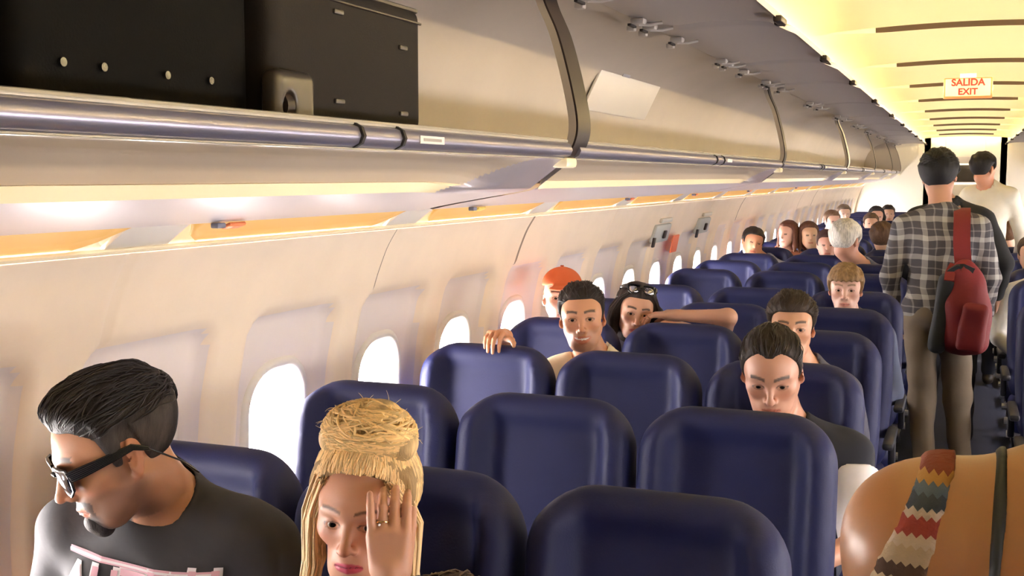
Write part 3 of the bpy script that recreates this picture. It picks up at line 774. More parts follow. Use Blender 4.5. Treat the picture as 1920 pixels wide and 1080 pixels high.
def hair_short(T, top=0.016, side=0.006, col=(0.03, 0.02, 0.015), vox=0.004, parent=None, peak=0.0, line=0.0, recede=0.0, bald=0.0, quiff=0.0, name='hair', strands=0, down=0.0, bumpy=0.0, messy=0.003, side_col=None, fringe=0.0, nape=0.0):
    s = SDF()
    def fn(P):
        L = T.l(P); x, y, z = L.T
        up = sstep(-0.01, 0.075, z)
        th = side + (top - side) * up + quiff * np.exp(-((y - 0.06) / 0.04) ** 2) * sstep(0.05, 0.10, z)
        c = np.array([0, -0.014, 0.034]); r = np.array([0.0755, 0.096, 0.084]) + 0.001
        q = L - c; k0 = np.linalg.norm(q / r, axis=1); k1 = np.linalg.norm(q / r / r, axis=1)
        d1 = k0 * (k0 - 1) / np.maximum(k1, 1e-6)
        c2 = np.array([0, 0.030, 0.010]); r2 = np.array([0.067, 0.061, 0.076]); q = L - c2
        k0 = np.linalg.norm(q / r2, axis=1); k1 = np.linalg.norm(q / r2 / r2, axis=1); d2 = k0 * (k0 - 1) / np.maximum(k1, 1e-6)
        h = np.clip(0.5 + 0.5 * (d1 - d2) / 0.03, 0, 1); d = d1 * (1 - h) + d2 * h - 0.03 * h * (1 - h)
        w = messy * (np.sin(x * 190 + 3 * np.sin(y * 60)) * 0.6 + np.sin(x * 90 + y * 45 + z * 70)) * up
        g = np.interp(y, HG['y'], HG['z'])
        g = g + line * sstep(0.03, 0.06, y) - recede * sstep(0.012, 0.035, np.abs(x)) * 0 + recede * sstep(0.03, 0.07, y) * (0.3 + 0.7 * sstep(0.008, 0.035, np.abs(x)))
        g = g - nape * sstep(-0.02, -0.06, y) + bumpy * np.sin(x * 240) * sstep(.03, .06, y)
        if fringe < 1: tap = sstep(-0.004, 0.040, z - g); th = th * (fringe + (1 - fringe) * tap) + 0.0015
        d = d - th + w * (1 if fringe >= 1 else tap)
        cut = (g - z) * 0.75
        k = 0.006; hh = np.clip(0.5 - 0.5 * (d - cut) / k, 0, 1); d = d * (1 - hh) + cut * hh + k * hh * (1 - hh)
        if bald > 0:
            b = bald - np.hypot(x / 0.75, (y - 0.035)) ; b = np.where(z > 0.04, b, -1); d = np.maximum(d, b)
        return d * T.s
    s.add(fn, T.w((0, -0.01, 0.03)), 0.15)
    c0 = T.w((0, 0, 0.03)); V, F = s.mesh(c0 - 0.15 * T.s, c0 + 0.15 * T.s, vox)
    cols = np.tile(np.array(col, float), (len(V), 1))
    if side_col is not None:
        L_ = T.l(V); w = (sstep(0.07, 0.03, L_[:, 2]) * sstep(0.048, 0.062, np.abs(L_[:, 0])))[:, None]; cols = cols * (1 - w) + np.array(side_col) * w
    o = mesh(name, V, F[:, ::-1], M_HAIR, parent, cols=cols)
    if strands: comb_strands(T, V, strands, col, o, top)
    return o
def comb_strands(T, V, n, col, parent, th, flow=(0, -1, 0.15), length=0.06, r=0.0011, lift=0.004):
    """short locks combed over the surface of the hair"""
    from mathutils.kdtree import KDTree
    L = T.l(V); c = np.array([0, -0.014, 0.034]); b = MB(); kd = KDTree(len(L))
    for i, p in enumerate(L): kd.insert(p, i)
    kd.balance(); idx = RNG.choice(np.where(L[:, 2] > 0.045)[0], n)
    cols = []
    for i in idx:
        p = L[i].copy(); pts = []; f = np.array(flow) + RNG.randn(3) * 0.16
        for k in range(7):
            nrm = (p - c); nrm /= np.linalg.norm(nrm); pts.append(T.w(p + nrm * (lift * math.sin(PI * min(1, (k + 1) / 7)) - 0.0005)))
            t = f - nrm * (f @ nrm); t /= np.linalg.norm(t) + 1e-9; p = p + t * length / 6; p = 0.15 * p + 0.85 * np.array(kd.find(p)[0])
        b.tube(pts, [r * 0.3, r, r * 1.2, r * 1.2, r * 1.2, r, r * 0.3], 5)
    me = b.build('hair_locks', M_HAIRS, parent)
    paint(me, col)
    me['kind'] = 'stuff'
def paint(o, col, var=0.25):
    me = o.data; ca = me.color_attributes.new('Col', 'FLOAT_COLOR', 'POINT'); n = len(me.vertices)
    a = np.ones((n, 4), dtype=np.float32); a[:, :3] = np.array(col)[None]
    # colour varies lock by lock
    k = np.repeat(RNG.rand(n // 35 + 1), 35)[:n]; a[:, :3] *= (1 + var * (k * 2 - 1))[:, None]
    ca.data.foreach_set('color', a.ravel())
def torso_frame(chest, yaw=0, lean=0, roll=0, s=1.0):
    return head_frame(chest, yaw, lean, roll, s)
def add_torso(s, T, grow=0.0, fem=0.0, width=1.0, legs=True, low=True, neck=True):
    E, C = s.ell, s.cone; g = grow; w = width
    E((0, 0.0, 0.0), (0.158 * w + g, 0.108 + g, 0.175 + g), k=0.05, T=T)
    C((-0.135 * w, -0.005, 0.105), (0.135 * w, -0.005, 0.105), 0.062 + g, k=0.05, T=T)
    for sg in (-1, 1):
        C((sg * 0.125 * w, -0.01, 0.125), (sg * 0.030, -0.02, 0.185), 0.040 + g, 0.034 + g, k=0.03, T=T)
        if fem: E((sg * 0.075, 0.085, -0.02), (0.062 + g, 0.055 + g, 0.062 + g), k=0.03, T=T)
        else: E((sg * 0.070, 0.065, 0.03), (0.075 + g, 0.045 + g, 0.060 + g), k=0.04, T=T)
    if low:
        E((0, 0.005, -0.20), (0.135 * w + g, 0.105 + g, 0.15 + g), k=0.06, T=T)
        E((0, 0.0, -0.35), (0.165 * w + g, 0.125 + g, 0.12 + g), k=0.06, T=T)
def limb(s, a, b, r0, r1, k=0.02): s.cone(a, b, r0, r1, k=k)
def unit(v): v = np.asarray(v, float); return v / np.linalg.norm(v)
def add_hand(s, wrist, f, n, thumb_side=1, curl=(25, 30, 25), spread=5, sc=1.0, tcurl=20, curls=None, kk=0.0025, tdir=(0.62, 0.75, 0.25)):
    """f: finger direction, n: where the palm faces; thumb_side +1 puts the thumb on f x n"""
    f = unit(f); n = unit(np.array(n, float) - f * (np.array(n, float) @ f)); u = np.cross(f, n) * thumb_side   # u points to the thumb
    wrist = np.asarray(wrist, float)
    def P(a, b, c): return wrist + (f * a + u * b + n * c) * sc
    s.cone(P(-0.02, 0, 0), P(0.02, 0, 0), 0.024 * sc, 0.025 * sc, k=0.015)
    for b_ in (-0.026, -0.009, 0.009, 0.026):
        s.cone(P(0.022, b_ * 0.75, 0), P(0.082 - abs(b_) * 0.25, b_, 0.0), 0.0135 * sc, 0.0115 * sc, k=0.010)
    Ls = [(0.040, 0.025, 0.021), (0.045, 0.028, 0.022), (0.041, 0.026, 0.022), (0.032, 0.020, 0.019)]
    tips = []
    for i, b_ in enumerate((0.028, 0.0095, -0.0095, -0.027)):
        cc = curls[i] if curls else curl
        ang = 0; p = P(0.084 - (0.004, 0, 0.003, 0.011)[i], b_, 0.0); sp = math.radians((1.4, 0.4, -0.5, -1.6)[i] * spread)
        ff = f * math.cos(sp) + u * math.sin(sp)
        for jn, (L, c) in enumerate(zip(Ls[i], cc)):
            ang += math.radians(c); d = ff * math.cos(ang) + n * math.sin(ang); q = p + d * L * sc
            r0 = (0.0093, 0.0084, 0.0075)[jn] * sc * (0.88 if i == 3 else 1); r1 = (0.0084, 0.0075, 0.0062)[jn] * sc * (0.88 if i == 3 else 1)
            s.cone(p, q, r0, r1, k=kk); p = q
        tips.append(p)
    a = P(0.018, 0.020, 0.008); d0 = unit(f * tdir[0] + u * tdir[1] + n * tdir[2]); b = a + d0 * 0.042 * sc
    s.cone(a, b, 0.0155 * sc, 0.0115 * sc, k=0.010)
    d1 = unit(d0 + f * 0.5 + n * math.radians(tcurl)); c = b + d1 * 0.032 * sc; s.cone(b, c, 0.0105 * sc, 0.0095 * sc, k=0.003)
    d2 = unit(d1 + f * 0.3 + n * math.radians(tcurl) * .6); e = c + d2 * 0.026 * sc; s.cone(c, e, 0.0095 * sc, 0.0075 * sc, k=0.003)
    return tips
def noise_fn(P, f, a, seed=0):
    x, y, z = (P * f).T
    return a * (np.sin(x * 1.3 + 2 * np.sin(y * 0.9 + seed) + z * 0.5) + np.sin(z * 1.7 + 1.5 * np.sin(x * 1.1 + seed) - y)) * 0.5
class Garment(SDF):
    """solid cloth shape with soft folds"""
    def __init__(s, f=28, a=0.004, seed=0): super().__init__(); s.f, s.a, s.seed = f, a, seed
    def eval(s, P, prims=None):
        return super().eval(P, prims) + noise_fn(P, s.f, s.a, s.seed)
def bbox(s, vox, pad=0.02, clip=None):
    lo = np.full(3, 9e9); hi = -lo
    for fn, c, R, k, op in s.p:
        if op == 'u': lo = np.minimum(lo, c - R); hi = np.maximum(hi, c + R)
    lo -= pad; hi += pad
    if clip is not None:
        lo = np.maximum(lo, clip[0]); hi = np.minimum(hi, clip[1])
    return lo, hi
def grow_mesh(name, s, vox, m, parent, cols=None, clip=None):
    lo, hi = bbox(s, vox, clip=clip); V, F = s.mesh(lo, hi, vox)
    c = cols(V) if callable(cols) else (None if cols is None else np.tile(np.array(cols, float), (len(V), 1)))
    return mesh(name, V, F[:, ::-1], m, parent, cols=c)

# ------------------------------------------------------------------ people
M_SHOE = mat('shoe_leather', (0.03, 0.022, 0.018), 0.5)
def person(label, head, yaw=0, down=0, roll=0, hs=1.0, skin=(0.50, 0.27, 0.17), fem=0, jaw=1.0, smile=0, hair=None, hairkw={}, beard=None, goatee=None,
           brow=(0.03, 0.02, 0.015), lips=None, chest=None, tyaw=0, tlean=6, troll=0, ts=1.0, width=1.0, shirt=(0.1, 0.1, 0.1), sleeve=1.0, neckr=0.064, scoop=0.0,
           arms=None, legs='sit', seat=None, trousers=(0.03, 0.035, 0.06), hv=0.0036, bv=0.008, cv=0.011, detail=True, look=(0, 0), flush=0.12, group=None, eyes_on=True, shirt_mat=None, foot=None, neckw=0.055, flat=0.0, cut_head=True, brow_w=0.0045, fold=0.004):
    X, Yt = seat if seat else (chest[0], chest[1])
    root = thing('person', label, 'person', (0, 0, 0), group=group)
    T = head_frame(head, yaw, down, roll, hs); B = torso_frame(chest, tyaw, tlean, troll, ts)
    s = SDF(); add_head(s, T, fem, jaw, smile, detail)
    hb = T.w((0, -0.020, -0.062)); nb = B.w((0, -0.022, 0.165))
    def neck(q, g=0.0): q.cone(hb, nb, neckw * hs + g, (neckw + 0.006) * hs + g, k=0.025)
    neck(s)
    add_torso(s, B, 0, fem, width)
    sh = {'R': B.w((0.172 * width, -0.005, 0.100)), 'L': B.w((-0.172 * width, -0.005, 0.100))}
    A = {'R': dict(e=B.w((0.235 * width, 0.03, -0.165)), w=B.w((0.10, 0.24, -0.215)), f=None), 'L': dict(e=B.w((-0.235 * width, 0.03, -0.165)), w=B.w((-0.10, 0.24, -0.215)), f=None)}
    for k_, v in (arms or {}).items(): A[k_] = v
    af = 0.88 if fem else 1.0
    for k_, a in A.items():
        if a is None: continue
        e, w = np.array(a['e'], float), np.array(a['w'], float)
        limb(s, sh[k_], e, 0.050 * af, 0.040 * af, 0.03); limb(s, e, w, 0.040 * af, 0.026 * af, 0.02)
        f = a.get('f'); n = a.get('n')
        if f is None: f = unit(w - e) + np.array([0, 0, -0.15]); n = np.array([0, 0, -1.0])
        a['tips'] = add_hand(s, w + unit(f) * 0.015, f, n, a.get('ts', 1 if k_ == 'R' else -1), a.get('curl', (25, 30, 25)), sc=a.get('sc', 0.95), curls=a.get('curls'), spread=a.get('spread', 4), tdir=a.get('tdir', (0.62, 0.75, 0.25)))
    hips = {}; 
    if legs == 'sit':
        pv = np.array(B.w((0, 0, -0.33))); zc = 0.585
        for k_, sg in (('R', -1), ('L', 1)):
            h = np.array([pv[0] + sg * 0.09, pv[1], zc]); kn = np.array([X + sg * 0.13, Yt - 0.70, 0.60]) if seat else h + np.array([sg * .03, -.42, 0.02])
            an = kn + np.array([0, 0.06, -0.50]); hips[k_] = (h, kn, an)
    elif legs == 'stand':
        for k_, sg in (('R', 1), ('L', -1)):
            h = B.w((sg * 0.088, 0, -0.42)); an = np.array(foot[k_], float); kn = (h + an) / 2 + np.array(foot.get('kb', (0, 0, 0)), float); hips[k_] = (h, kn, an)
    for h, kn, an in hips.values(): limb(s, h, kn, 0.078, 0.052, 0.04); limb(s, kn, an, 0.050, 0.034, 0.02)
    # body mesh: fine head, coarser remainder, same surface
    zc_ = float(nb[2] + 0.35 * (hb[2] - nb[2])); rad = 0.16 * hs
    lo, hi = bbox(s, bv)
    hl = np.array([T.o[0] - rad, T.o[1] - rad, zc_ - 0.008]); hh = np.array([T.o[0] + rad, T.o[1] + rad, T.o[2] + 0.15 * hs])
    V1, F1 = s.mesh(hl, hh, hv)
    hi2 = hi.copy(); parts = [(V1, F1)]
    handtop = max([a['w'][2] for a in A.values() if a is not None] + [0])
    for (l2, h2) in [(lo, hi2)]:
        v_, f_ = s.mesh(l2, h2, bv); ins = ((v_ > hl + bv * np.array([1, 1, 1.5])) & (v_ < hh - bv * np.array([1, 1, -3]))).all(1); parts.append((v_, f_[~ins[f_].all(1)]))
    for k_, a in A.items():     # hands get their own fine patch
        if a is None or not a.get('fine'): continue
        w = np.array(a['w'], float); c = w + unit(a['f']) * 0.10; pl, ph = c - 0.125, c + 0.125; q = []
        for v_, f_ in parts:
            ins = ((v_ > pl + bv) & (v_ < ph - bv)).all(1); q.append((v_, f_[~ins[f_].all(1)]))
        parts = q + [s.mesh(pl, ph, a['fine'])]
    V = np.concatenate([p[0] for p in parts]); o_ = 0; Fl = []
    for v_, f_ in parts: Fl.append(f_ + o_); o_ += len(v_)
    F = np.concatenate(Fl)
    cols = head_colors(V, T, skin, lips, brow, beard, goatee, smile, flush, brow_w) if detail else np.tile(np.array(skin, float), (len(V), 1))
    if not detail:
        L = T.l(V); dk = (np.abs(np.abs(L[:, 0]) - 0.031) < 0.012) & (np.abs(L[:, 2] - 0.004) < 0.006) & (L[:, 1] > 0.05); cols[dk] = np.array(skin) * 0.2
        dk = (np.abs(L[:, 0]) < 0.024) & (np.abs(L[:, 2] + 0.067) < 0.007) & (L[:, 1] > 0.06); cols[dk] = np.array(skin) * np.array([.7, .4, .4])
    mesh('body', V, F[:, ::-1], M_SKIN, root, cols=cols)
    if detail and eyes_on: eyes(T, root, look)
    if hair: hair(T, parent=root, **hairkw)
    # shirt
    g = Garment(26, fold, seed=len(label)); add_torso(g, B, 0.013, fem, width)
    g.cone(B.w((0, -0.02, 0.13)), B.w((0, -0.03, 0.185)), 0.075, 0.066, k=0.03)
    for k_, a in A.items():
        if a is None: continue
        e, w = np.array(a['e'], float), np.array(a['w'], float); slv = a.get('sleeve', sleeve)
        if slv >= 1: limb(g, sh[k_], e, 0.068, 0.054, 0.03); limb(g, e, e + (w - e) * min(1, slv - 0.06 if slv <= 1 else 1.0), 0.054, 0.040, 0.02)
        elif slv > 0: limb(g, sh[k_], sh[k_] + (e - sh[k_]) * slv, 0.068, 0.062, 0.03)
    if cut_head: g.cone(T.w((0, 0.01, -0.10)), B.w((0, 0.015 + scoop * .5, 0.175 - scoop)), 0.05, neckr, k=0.006, op='s')
    g.cone(hb + (hb - nb) * .3, nb + (nb - hb) * 0.2, neckr * .95, neckr, k=0.006, op='s')
    if legs == 'stand': g.plane(B.w((0, 0, -0.47)), (0, 0, -1))
    sm = shirt_mat or cloth('shirt_%02d' % (len([m for m in MATS if m.startswith('shirt_')])), shirt)
    so_ = grow_mesh('shirt', g, cv, sm, root)
    # trousers and shoes
    if hips:
        g = Garment(22, 0.005, seed=3); g.ell(B.w((0, 0, -0.36)), (0.178, 0.138, 0.12), k=0.04, T=None)
        for h, kn, an in hips.values():
            limb(g, h, kn, 0.092, 0.072, 0.03); limb(g, kn, an + (kn - an) * 0.06, 0.070, 0.056, 0.03)
        grow_mesh('trousers', g, cv, cloth('trousers_%02d' % (len([m for m in MATS if m.startswith('trousers_')])), trousers), root)
        for h, kn, an in hips.values():
            fz = SDF(); fd = np.array(foot.get('dir', (0, -1, 0)), float) if foot else np.array([0, -1.0, 0])
            a0 = np.array([an[0], an[1], 0.048]); fz.cone(a0 - fd * 0.045, a0 + fd * 0.15, 0.040, 0.034); fz.cone(an, a0, 0.045, 0.042, k=0.02); fz.plane((0, 0, 0.006), (0, 0, -1), k=0.004)
            grow_mesh('shoe', fz, 0.009, M_SHOE, root)
    root['_h'] = 0; del root['_h']
    return root, T, B, A, so_

# ------------------------------------------------------------------ luggage in the nearest bin
M_BAG = mat('black_nylon', (0.0025, 0.0023, 0.0025), 0.8, spec=0.08, bump=0.1, bscale=220); M_BAG2 = mat('charcoal_canvas', (0.011, 0.009, 0.0088), 0.7, bump=0.1, bscale=260, spec=0.10)
def bag(nm, label, y0, y1, x0, x1, z1, m, r=0.03):
    root = thing(nm, label, nm.replace('_', ' '), (0, 0, 0)); s = SDF(); s.box(((x0 + x1) / 2, (y0 + y1) / 2, (1.806 + z1) / 2), (abs(x0 - x1) / 2, (y1 - y0) / 2, (z1 - 1.806) / 2), r)
    grow_mesh('bag_body', s, 0.009, m, root); return root
b1 = bag('suitcase', 'black suitcase with small metal studs along its base in the nearest bin', 1.155, 1.690, -1.16, -1.55, 2.19, M_BAG)
for y in (1.235, 1.315, 1.455, 1.565):
    t_ = MB(); t_.tube([(-1.160, y, 1.872), (-1.154, y, 1.872)], 0.0065, 12); t_.build('stud', mat('stud_steel', (0.12, 0.12, 0.12), 0.25, metal=0.9), b1)
t_ = MB(); t_.tube([(-1.155, 1.28, 2.07), (-1.125, 1.31, 2.075), (-1.125, 1.49, 2.075), (-1.155, 1.52, 2.07)], 0.009, 8); t_.build('carry_handle', M_BAG2, b1)
MB().tube([(-1.158, 1.17, 2.14), (-1.158, 1.68, 2.14)], 0.004, 6).build('zip', M_BAG2, b1)
b2 = bag('suitcase', 'dark grey-brown wheeled suitcase lying beside the black one in the nearest bin', 1.700, 2.300, -1.13, -1.58, 2.085, M_BAG2, 0.028)
s_ = SDF(); s_.box((-1.118, 1.735, 1.852), (0.022, 0.062, 0.050), 0.018); s_.ell((-1.10, 1.71, 1.835), (0.02, 0.02, 0.028), k=0.005, op='s')
grow_mesh('wheel_housing', s_, 0.004, mat('housing_plastic', (0.035, 0.028, 0.023), 0.35), b2)
w_ = MB(); w_.tube([(-1.118, 1.695, 1.838), (-1.118, 1.718, 1.838)], 0.026, 20); w_.build('wheel', M_RUBBER, b2)
for y, z in ((1.93, 2.03), (2.20, 1.99), (1.93, 1.86), (2.20, 1.85)):
    w_ = MB(); w_.box((-1.128, y, z), (0.008, 0.035, 0.010), 0.003); w_.build('rubber_foot', MATS['housing_plastic'], b2)
MB().tube([(-1.14, 1.72, 2.078), (-1.14, 2.285, 2.078), ], 0.006, 6).build('piping', M_RUBBER, b2)
MB().tube([(-1.128, 1.72, 2.05), (-1.128, 2.285, 2.05)], 0.003, 6).build('zip', M_RUBBER, b2)
b3 = bag('travel_bag', 'grey-brown soft travel bag at the left edge of the nearest bin', 0.70, 1.14, -1.15, -1.55, 2.12, mat('taupe_canvas', (0.030, 0.021, 0.019), 0.7, bump=0.3, bscale=200), 0.05)
MB().tube([(-1.155, 0.80, 2.05), (-1.13, 0.84, 2.00), (-1.13, 1.02, 2.00), (-1.155, 1.06, 2.05)], 0.008, 8).build('carry_handle', M_BAG2, b3)


HAIRDK = (0.018, 0.012, 0.010)
# man with sunglasses in the nearest window seat
P1 = person('man in black sunglasses and dark printed t-shirt looking down in the nearest window seat', (-1.374, 1.563, 1.241), yaw=-36, down=24, roll=0, hs=1.07,
    skin=(0.52, 0.26, 0.15), jaw=1.12, beard=(0.10, 0.06, 0.05), goatee=(0.035, 0.028, 0.028), hair=hair_short,
    hairkw=dict(top=0.013, side=0.004, quiff=0.010, col=(0.016, 0.012, 0.012), side_col=(0.05, 0.042, 0.04), vox=0.003, strands=420, line=0.004, messy=0.002), chest=(-1.375, 1.700, 0.938), tyaw=10, tlean=12, width=1.14,
    shirt=(0.035, 0.034, 0.040), sleeve=0.55, neckr=0.070, scoop=0.015, seat=(-1.5, ROWY[0]), hv=0.0030, cv=0.007, eyes_on=True, cut_head=False)
g_ = SDF(); g_.ell((0, 0.076, -0.103), (0.030, 0.021, 0.024), T=P1[1]); g_.ell((0, 0.090, -0.094), (0.020, 0.012, 0.014), k=0.01, T=P1[1])
grow_mesh('beard', g_, 0.004, M_HAIR, P1[0], cols=(0.03, 0.025, 0.025))
# blond woman with the bun
P2 = person('blond woman with a messy bun, hand pressed over one eye, in the nearest middle seat', (-0.935, 1.665, 1.148), yaw=11, down=6, roll=-3, hs=0.97,
    skin=(0.56, 0.29, 0.19), fem=1, jaw=0.95, lips=(0.45, 0.06, 0.10), brow=(0.10, 0.05, 0.03), brow_w=0.0028, chest=(-0.96, 1.74, 0.79), tyaw=8, tlean=8, width=0.88,
    shirt=(0.10, 0.092, 0.080), sleeve=1.0, neckr=0.075, scoop=0.05, seat=(-1.0, ROWY[0]), hv=0.0028, cv=0.008, look=(10, -2),
    arms={'L': dict(e=(-0.74, 1.62, 0.80), w=(-0.822, 1.540, 1.060), f=(-0.06, 0.10, 1.0), n=(-0.40, 0.85, -0.1), ts=-1, curls=[(22, 34, 20), (24, 36, 20), (20, 34, 20), (2, 12, 8)], spread=1.5, tdir=(0.95, 0.25, 0.35), fine=0.0026, sc=0.98, sleeve=0.9)})
# smiling man
P3 = person('smiling man in a cream shirt leaning forward with his hand on a seat top', (-1.255, 3.83, 1.215), yaw=16, down=2, roll=4, hs=0.98,
    skin=(0.60, 0.30, 0.17), smile=1.0, beard=(0.42, 0.21, 0.13), hair=hair_short, hairkw=dict(top=0.010, side=0.004, col=HAIRDK, vox=0.0035, strands=160, line=0.006), chest=(-1.235, 3.93, 0.875),
    tyaw=12, tlean=12, shirt=(0.80, 0.72, 0.52), sleeve=1.0, neckr=0.07, scoop=0.03, seat=(-1.15, ROWY[3]), look=(-2, 2),
    arms={'R': dict(e=(-1.50, 3.76, 0.97), w=(-1.485, 3.66, 1.155), f=(0.02, -1.0, 0.26), n=(0, -0.15, -1.0), ts=1, curl=(38, 42, 22), fine=0.003, sleeve=0.92)})
# person in the orange cap
P4 = person('person in an orange cap behind the smiling man', (-1.590, 4.575, 1.200), yaw=22, skin=(0.66, 0.42, 0.32), chest=(-1.46, 4.66, 0.82), shirt=(0.25, 0.3, 0.5), seat=(-1.5, ROWY[4]), hv=0.004)
def cap(T, col, label, cat='cap'):
    s = SDF(); s.ell((0, -0.012, 0.052), (0.087, 0.106, 0.078), T=T); s.plane((0, 0, 0.050), (0, 0.12, -1), T=T, k=0.006)
    s.cone((-0.030, 0.090, 0.052), (0.030, 0.090, 0.052), 0.012, T=T, k=0.01); s.ell((0, 0.115, 0.048), (0.062, 0.055, 0.010), k=0.01, T=T)
    lo, hi = bbox(s, 0.005); V, F = s.mesh(lo, hi, 0.0045); root = thing('cap', label, cat)
    mesh('crown', V, F[:, ::-1], cloth('cap_cloth_%s' % label[:6], col), root)
    b = MB(); b.tube([T.w((0, -0.012, 0.131)), T.w((0, -0.012, 0.136))], 0.008, 10); b.build('button', cloth('cap_button', (0.5, 0.1, 0.03)), root)
cap(P4[1], (0.62, 0.13, 0.04), 'orange baseball cap worn by the person behind the smiling man')

# ---- blond hair: swept up into a bun, loose sides
def strands(name, paths, T, r, col, parent, var=0.3, taper=True, n=5):
    b = MB()
    for p in paths:
        m = len(p); rs = [r * (0.35 + 0.65 * math.sin(PI * min(1.0, (k + 0.6) / m))) if taper else r for k in range(m)]
        b.tube([T.w(q) for q in p], rs, n)
    o = b.build(name, M_HAIRS, parent); paint(o, col, var); o['kind'] = 'stuff'; return o
def bun_hair(T, parent):
    BL = (0.80, 0.55, 0.26); s = SDF()
    bc = np.array([-0.004, -0.014, 0.137])
    for c, r in (((0, 0, 0), (0.076, 0.062, 0.054)), ((0.048, 0.01, -0.010), (0.040, 0.044, 0.036)), ((-0.050, 0.01, -0.010), (0.040, 0.042, 0.036)), ((0.004, 0.02, 0.026), (0.042, 0.038, 0.028)), ((-0.018, -0.01, 0.03), (0.036, 0.034, 0.028))):
        s.ell(bc + np.array(c), r, k=0.014, T=T)
    for sg in (-1, 1):
        s.cone((sg * 0.066, 0.010, 0.060), (sg * 0.083, 0.004, -0.010), 0.020, 0.017, k=0.02, T=T)
        s.cone((sg * 0.083, 0.004, -0.010), (sg * 0.084, 0.010, -0.095), 0.017, 0.014, k=0.01, T=T)
        s.cone((sg * 0.084, 0.010, -0.095), (sg * 0.092, 0.020, -0.175), 0.014, 0.008, k=0.01, T=T)
    s.ell((0, -0.06, -0.03), (0.070, 0.045, 0.09), k=0.02, T=T)
    lo, hi = bbox(s, .003); V, F = s.mesh(lo, hi, 0.0035)
    y = T.l(V); cols = np.tile(np.array(BL), (len(V), 1)) * (0.75 + 0.25 * np.sin(y[:, [0]] * 150 + 3 * np.sin(y[:, [2]] * 40)))
    h = mesh('bun', V, F[:, ::-1], M_HAIR, parent, cols=cols)
    cap_ = hair_short(T, top=0.022, side=0.013, col=(0.34, 0.22, 0.10), vox=0.0035, parent=parent, line=0.020, name='swept_hair', messy=0.001)
    # combed locks from the hairline up and back into the bun
    P = []
    for k in range(760):
        a = RNG.uniform(-1.0, 1.0) * 1.9; ca, sa = math.cos(a), math.sin(a)
        st = np.array([0.072 * sa, -0.012 + 0.086 * ca, 0.090 - 0.085 * (1 - max(0, ca)) ** 1.3 + RNG.uniform(0, 0.012)])
        en = bc + np.array([0.03 * sa, 0.03 * ca, -0.034]) + RNG.randn(3) * 0.004; path = []
        for t in np.linspace(0, 1, 9):
            q = st * (1 - t) + en * t; c = np.array([0, -0.014, 0.034]); dq = (q - c) / np.array([0.0755, 0.096, 0.084]); nn = np.linalg.norm(dq)
            R_ = 1.20 + 0.20 * t; q = c + (q - c) * max(1.0, R_ / nn) if t < 0.85 else q
            path.append(q + RNG.randn(3) * 0.0006)
        P.append(path)
    strands('combed_locks', P, T, 0.0021, BL, cap_, 0.35)
    P = []
    for k in range(420):      # locks coiled around the bun
        ax = unit(RNG.randn(3) * 0.35 + np.array([0, 0, 1])); u = unit(np.cross(ax, [1, 0.2, 0])); v = np.cross(ax, u)
        lat = RNG.uniform(-0.8, 0.95); a0 = RNG.uniform(0, 2 * PI); path = []
        for t in np.linspace(0, RNG.uniform(0.8, 2.0), 10):
            d = (u * math.cos(a0 + t) + v * math.sin(a0 + t)) * math.sqrt(1 - lat * lat) + ax * lat
            path.append(bc + d * np.array([0.084, 0.068, 0.058]) * RNG.uniform(0.98, 1.03) + np.array([0, 0.004, 0.0]))
        P.append(path)
    strands('coiled_locks', P, T, 0.0023, (0.80, 0.56, 0.26), h, 0.35)
    P = []
    for k in range(150):
        sg = RNG.choice([-1, 1]); o_ = RNG.randn(3) * 0.006
        P.append([np.array(q) * np.array([sg, 1, 1]) + o_ + RNG.randn(3) * 0.001 for q in ((0.060, 0.050, 0.070), (0.077, 0.030, 0.035), (0.094, 0.020, -0.01), (0.094, 0.022, -0.05), (0.092, 0.026, -0.10), (0.098, 0.030, -0.14), (0.104, 0.034, -0.18 - RNG.uniform(0, .03)))])
    strands('side_locks', P, T, 0.0022, (0.85, 0.63, 0.34), cap_, 0.3)
    P = []
    for k in range(46):       # flyaway wisps
        d = unit(np.array([RNG.randn(), RNG.randn() * 0.6, RNG.uniform(-0.4, 1)])); p = bc + d * np.array([0.066, 0.056, 0.05]); w = RNG.randn(3) * 0.5; path = []
        for t in range(8): path.append(p.copy()); p = p + unit(d * (1 - t * 0.1) + w * (t / 2.5)) * 0.005
        P.append(path)
    strands('loose_wisps', P, T, 0.0005, (0.85, 0.66, 0.36), h, 0.2, n=4)
bun_hair(P2[1], P2[0])
# ring on her finger
def ring(label, c, ax, r):
    b = MB(); ax = Vector(ax).normalized(); u = ax.orthogonal().normalized(); v = ax.cross(u)
    b.tube([Vector(c) + (u * math.cos(t) + v * math.sin(t)) * r for t in np.linspace(0, 2 * PI, 25)[:-1]], 0.0013, 8, closed=True)
    b.mi = 1; b.tube([Vector(c) + Vector((0.0, -r, 0)) + Vector((0, -0.0005, 0)), Vector(c) + Vector((0.0, -r - 0.0028, 0))], 0.0018, 8)
    tag(b.build('ring', [mat('gold', (0.95, 0.68, 0.30), 0.15, metal=1.0), mat('ring_stone', (0.95, 0.95, 1.0), 0.05)]), label, 'ring')
_a = P2[3]['L']; _f = unit(_a['f']); _n = unit(np.array(_a['n']) - _f * (np.array(_a['n']) @ _f)); _u = np.cross(_f, _n) * -1
_rc = np.array(_a['w']) + _f * 0.015 + (_f * 0.096 + _u * -0.0095 + _n * 0.004) * 0.98
ring('thin gold ring on the raised hand of the blond woman', _rc, _f * math.cos(.35) + _n * math.sin(.35), 0.0098)

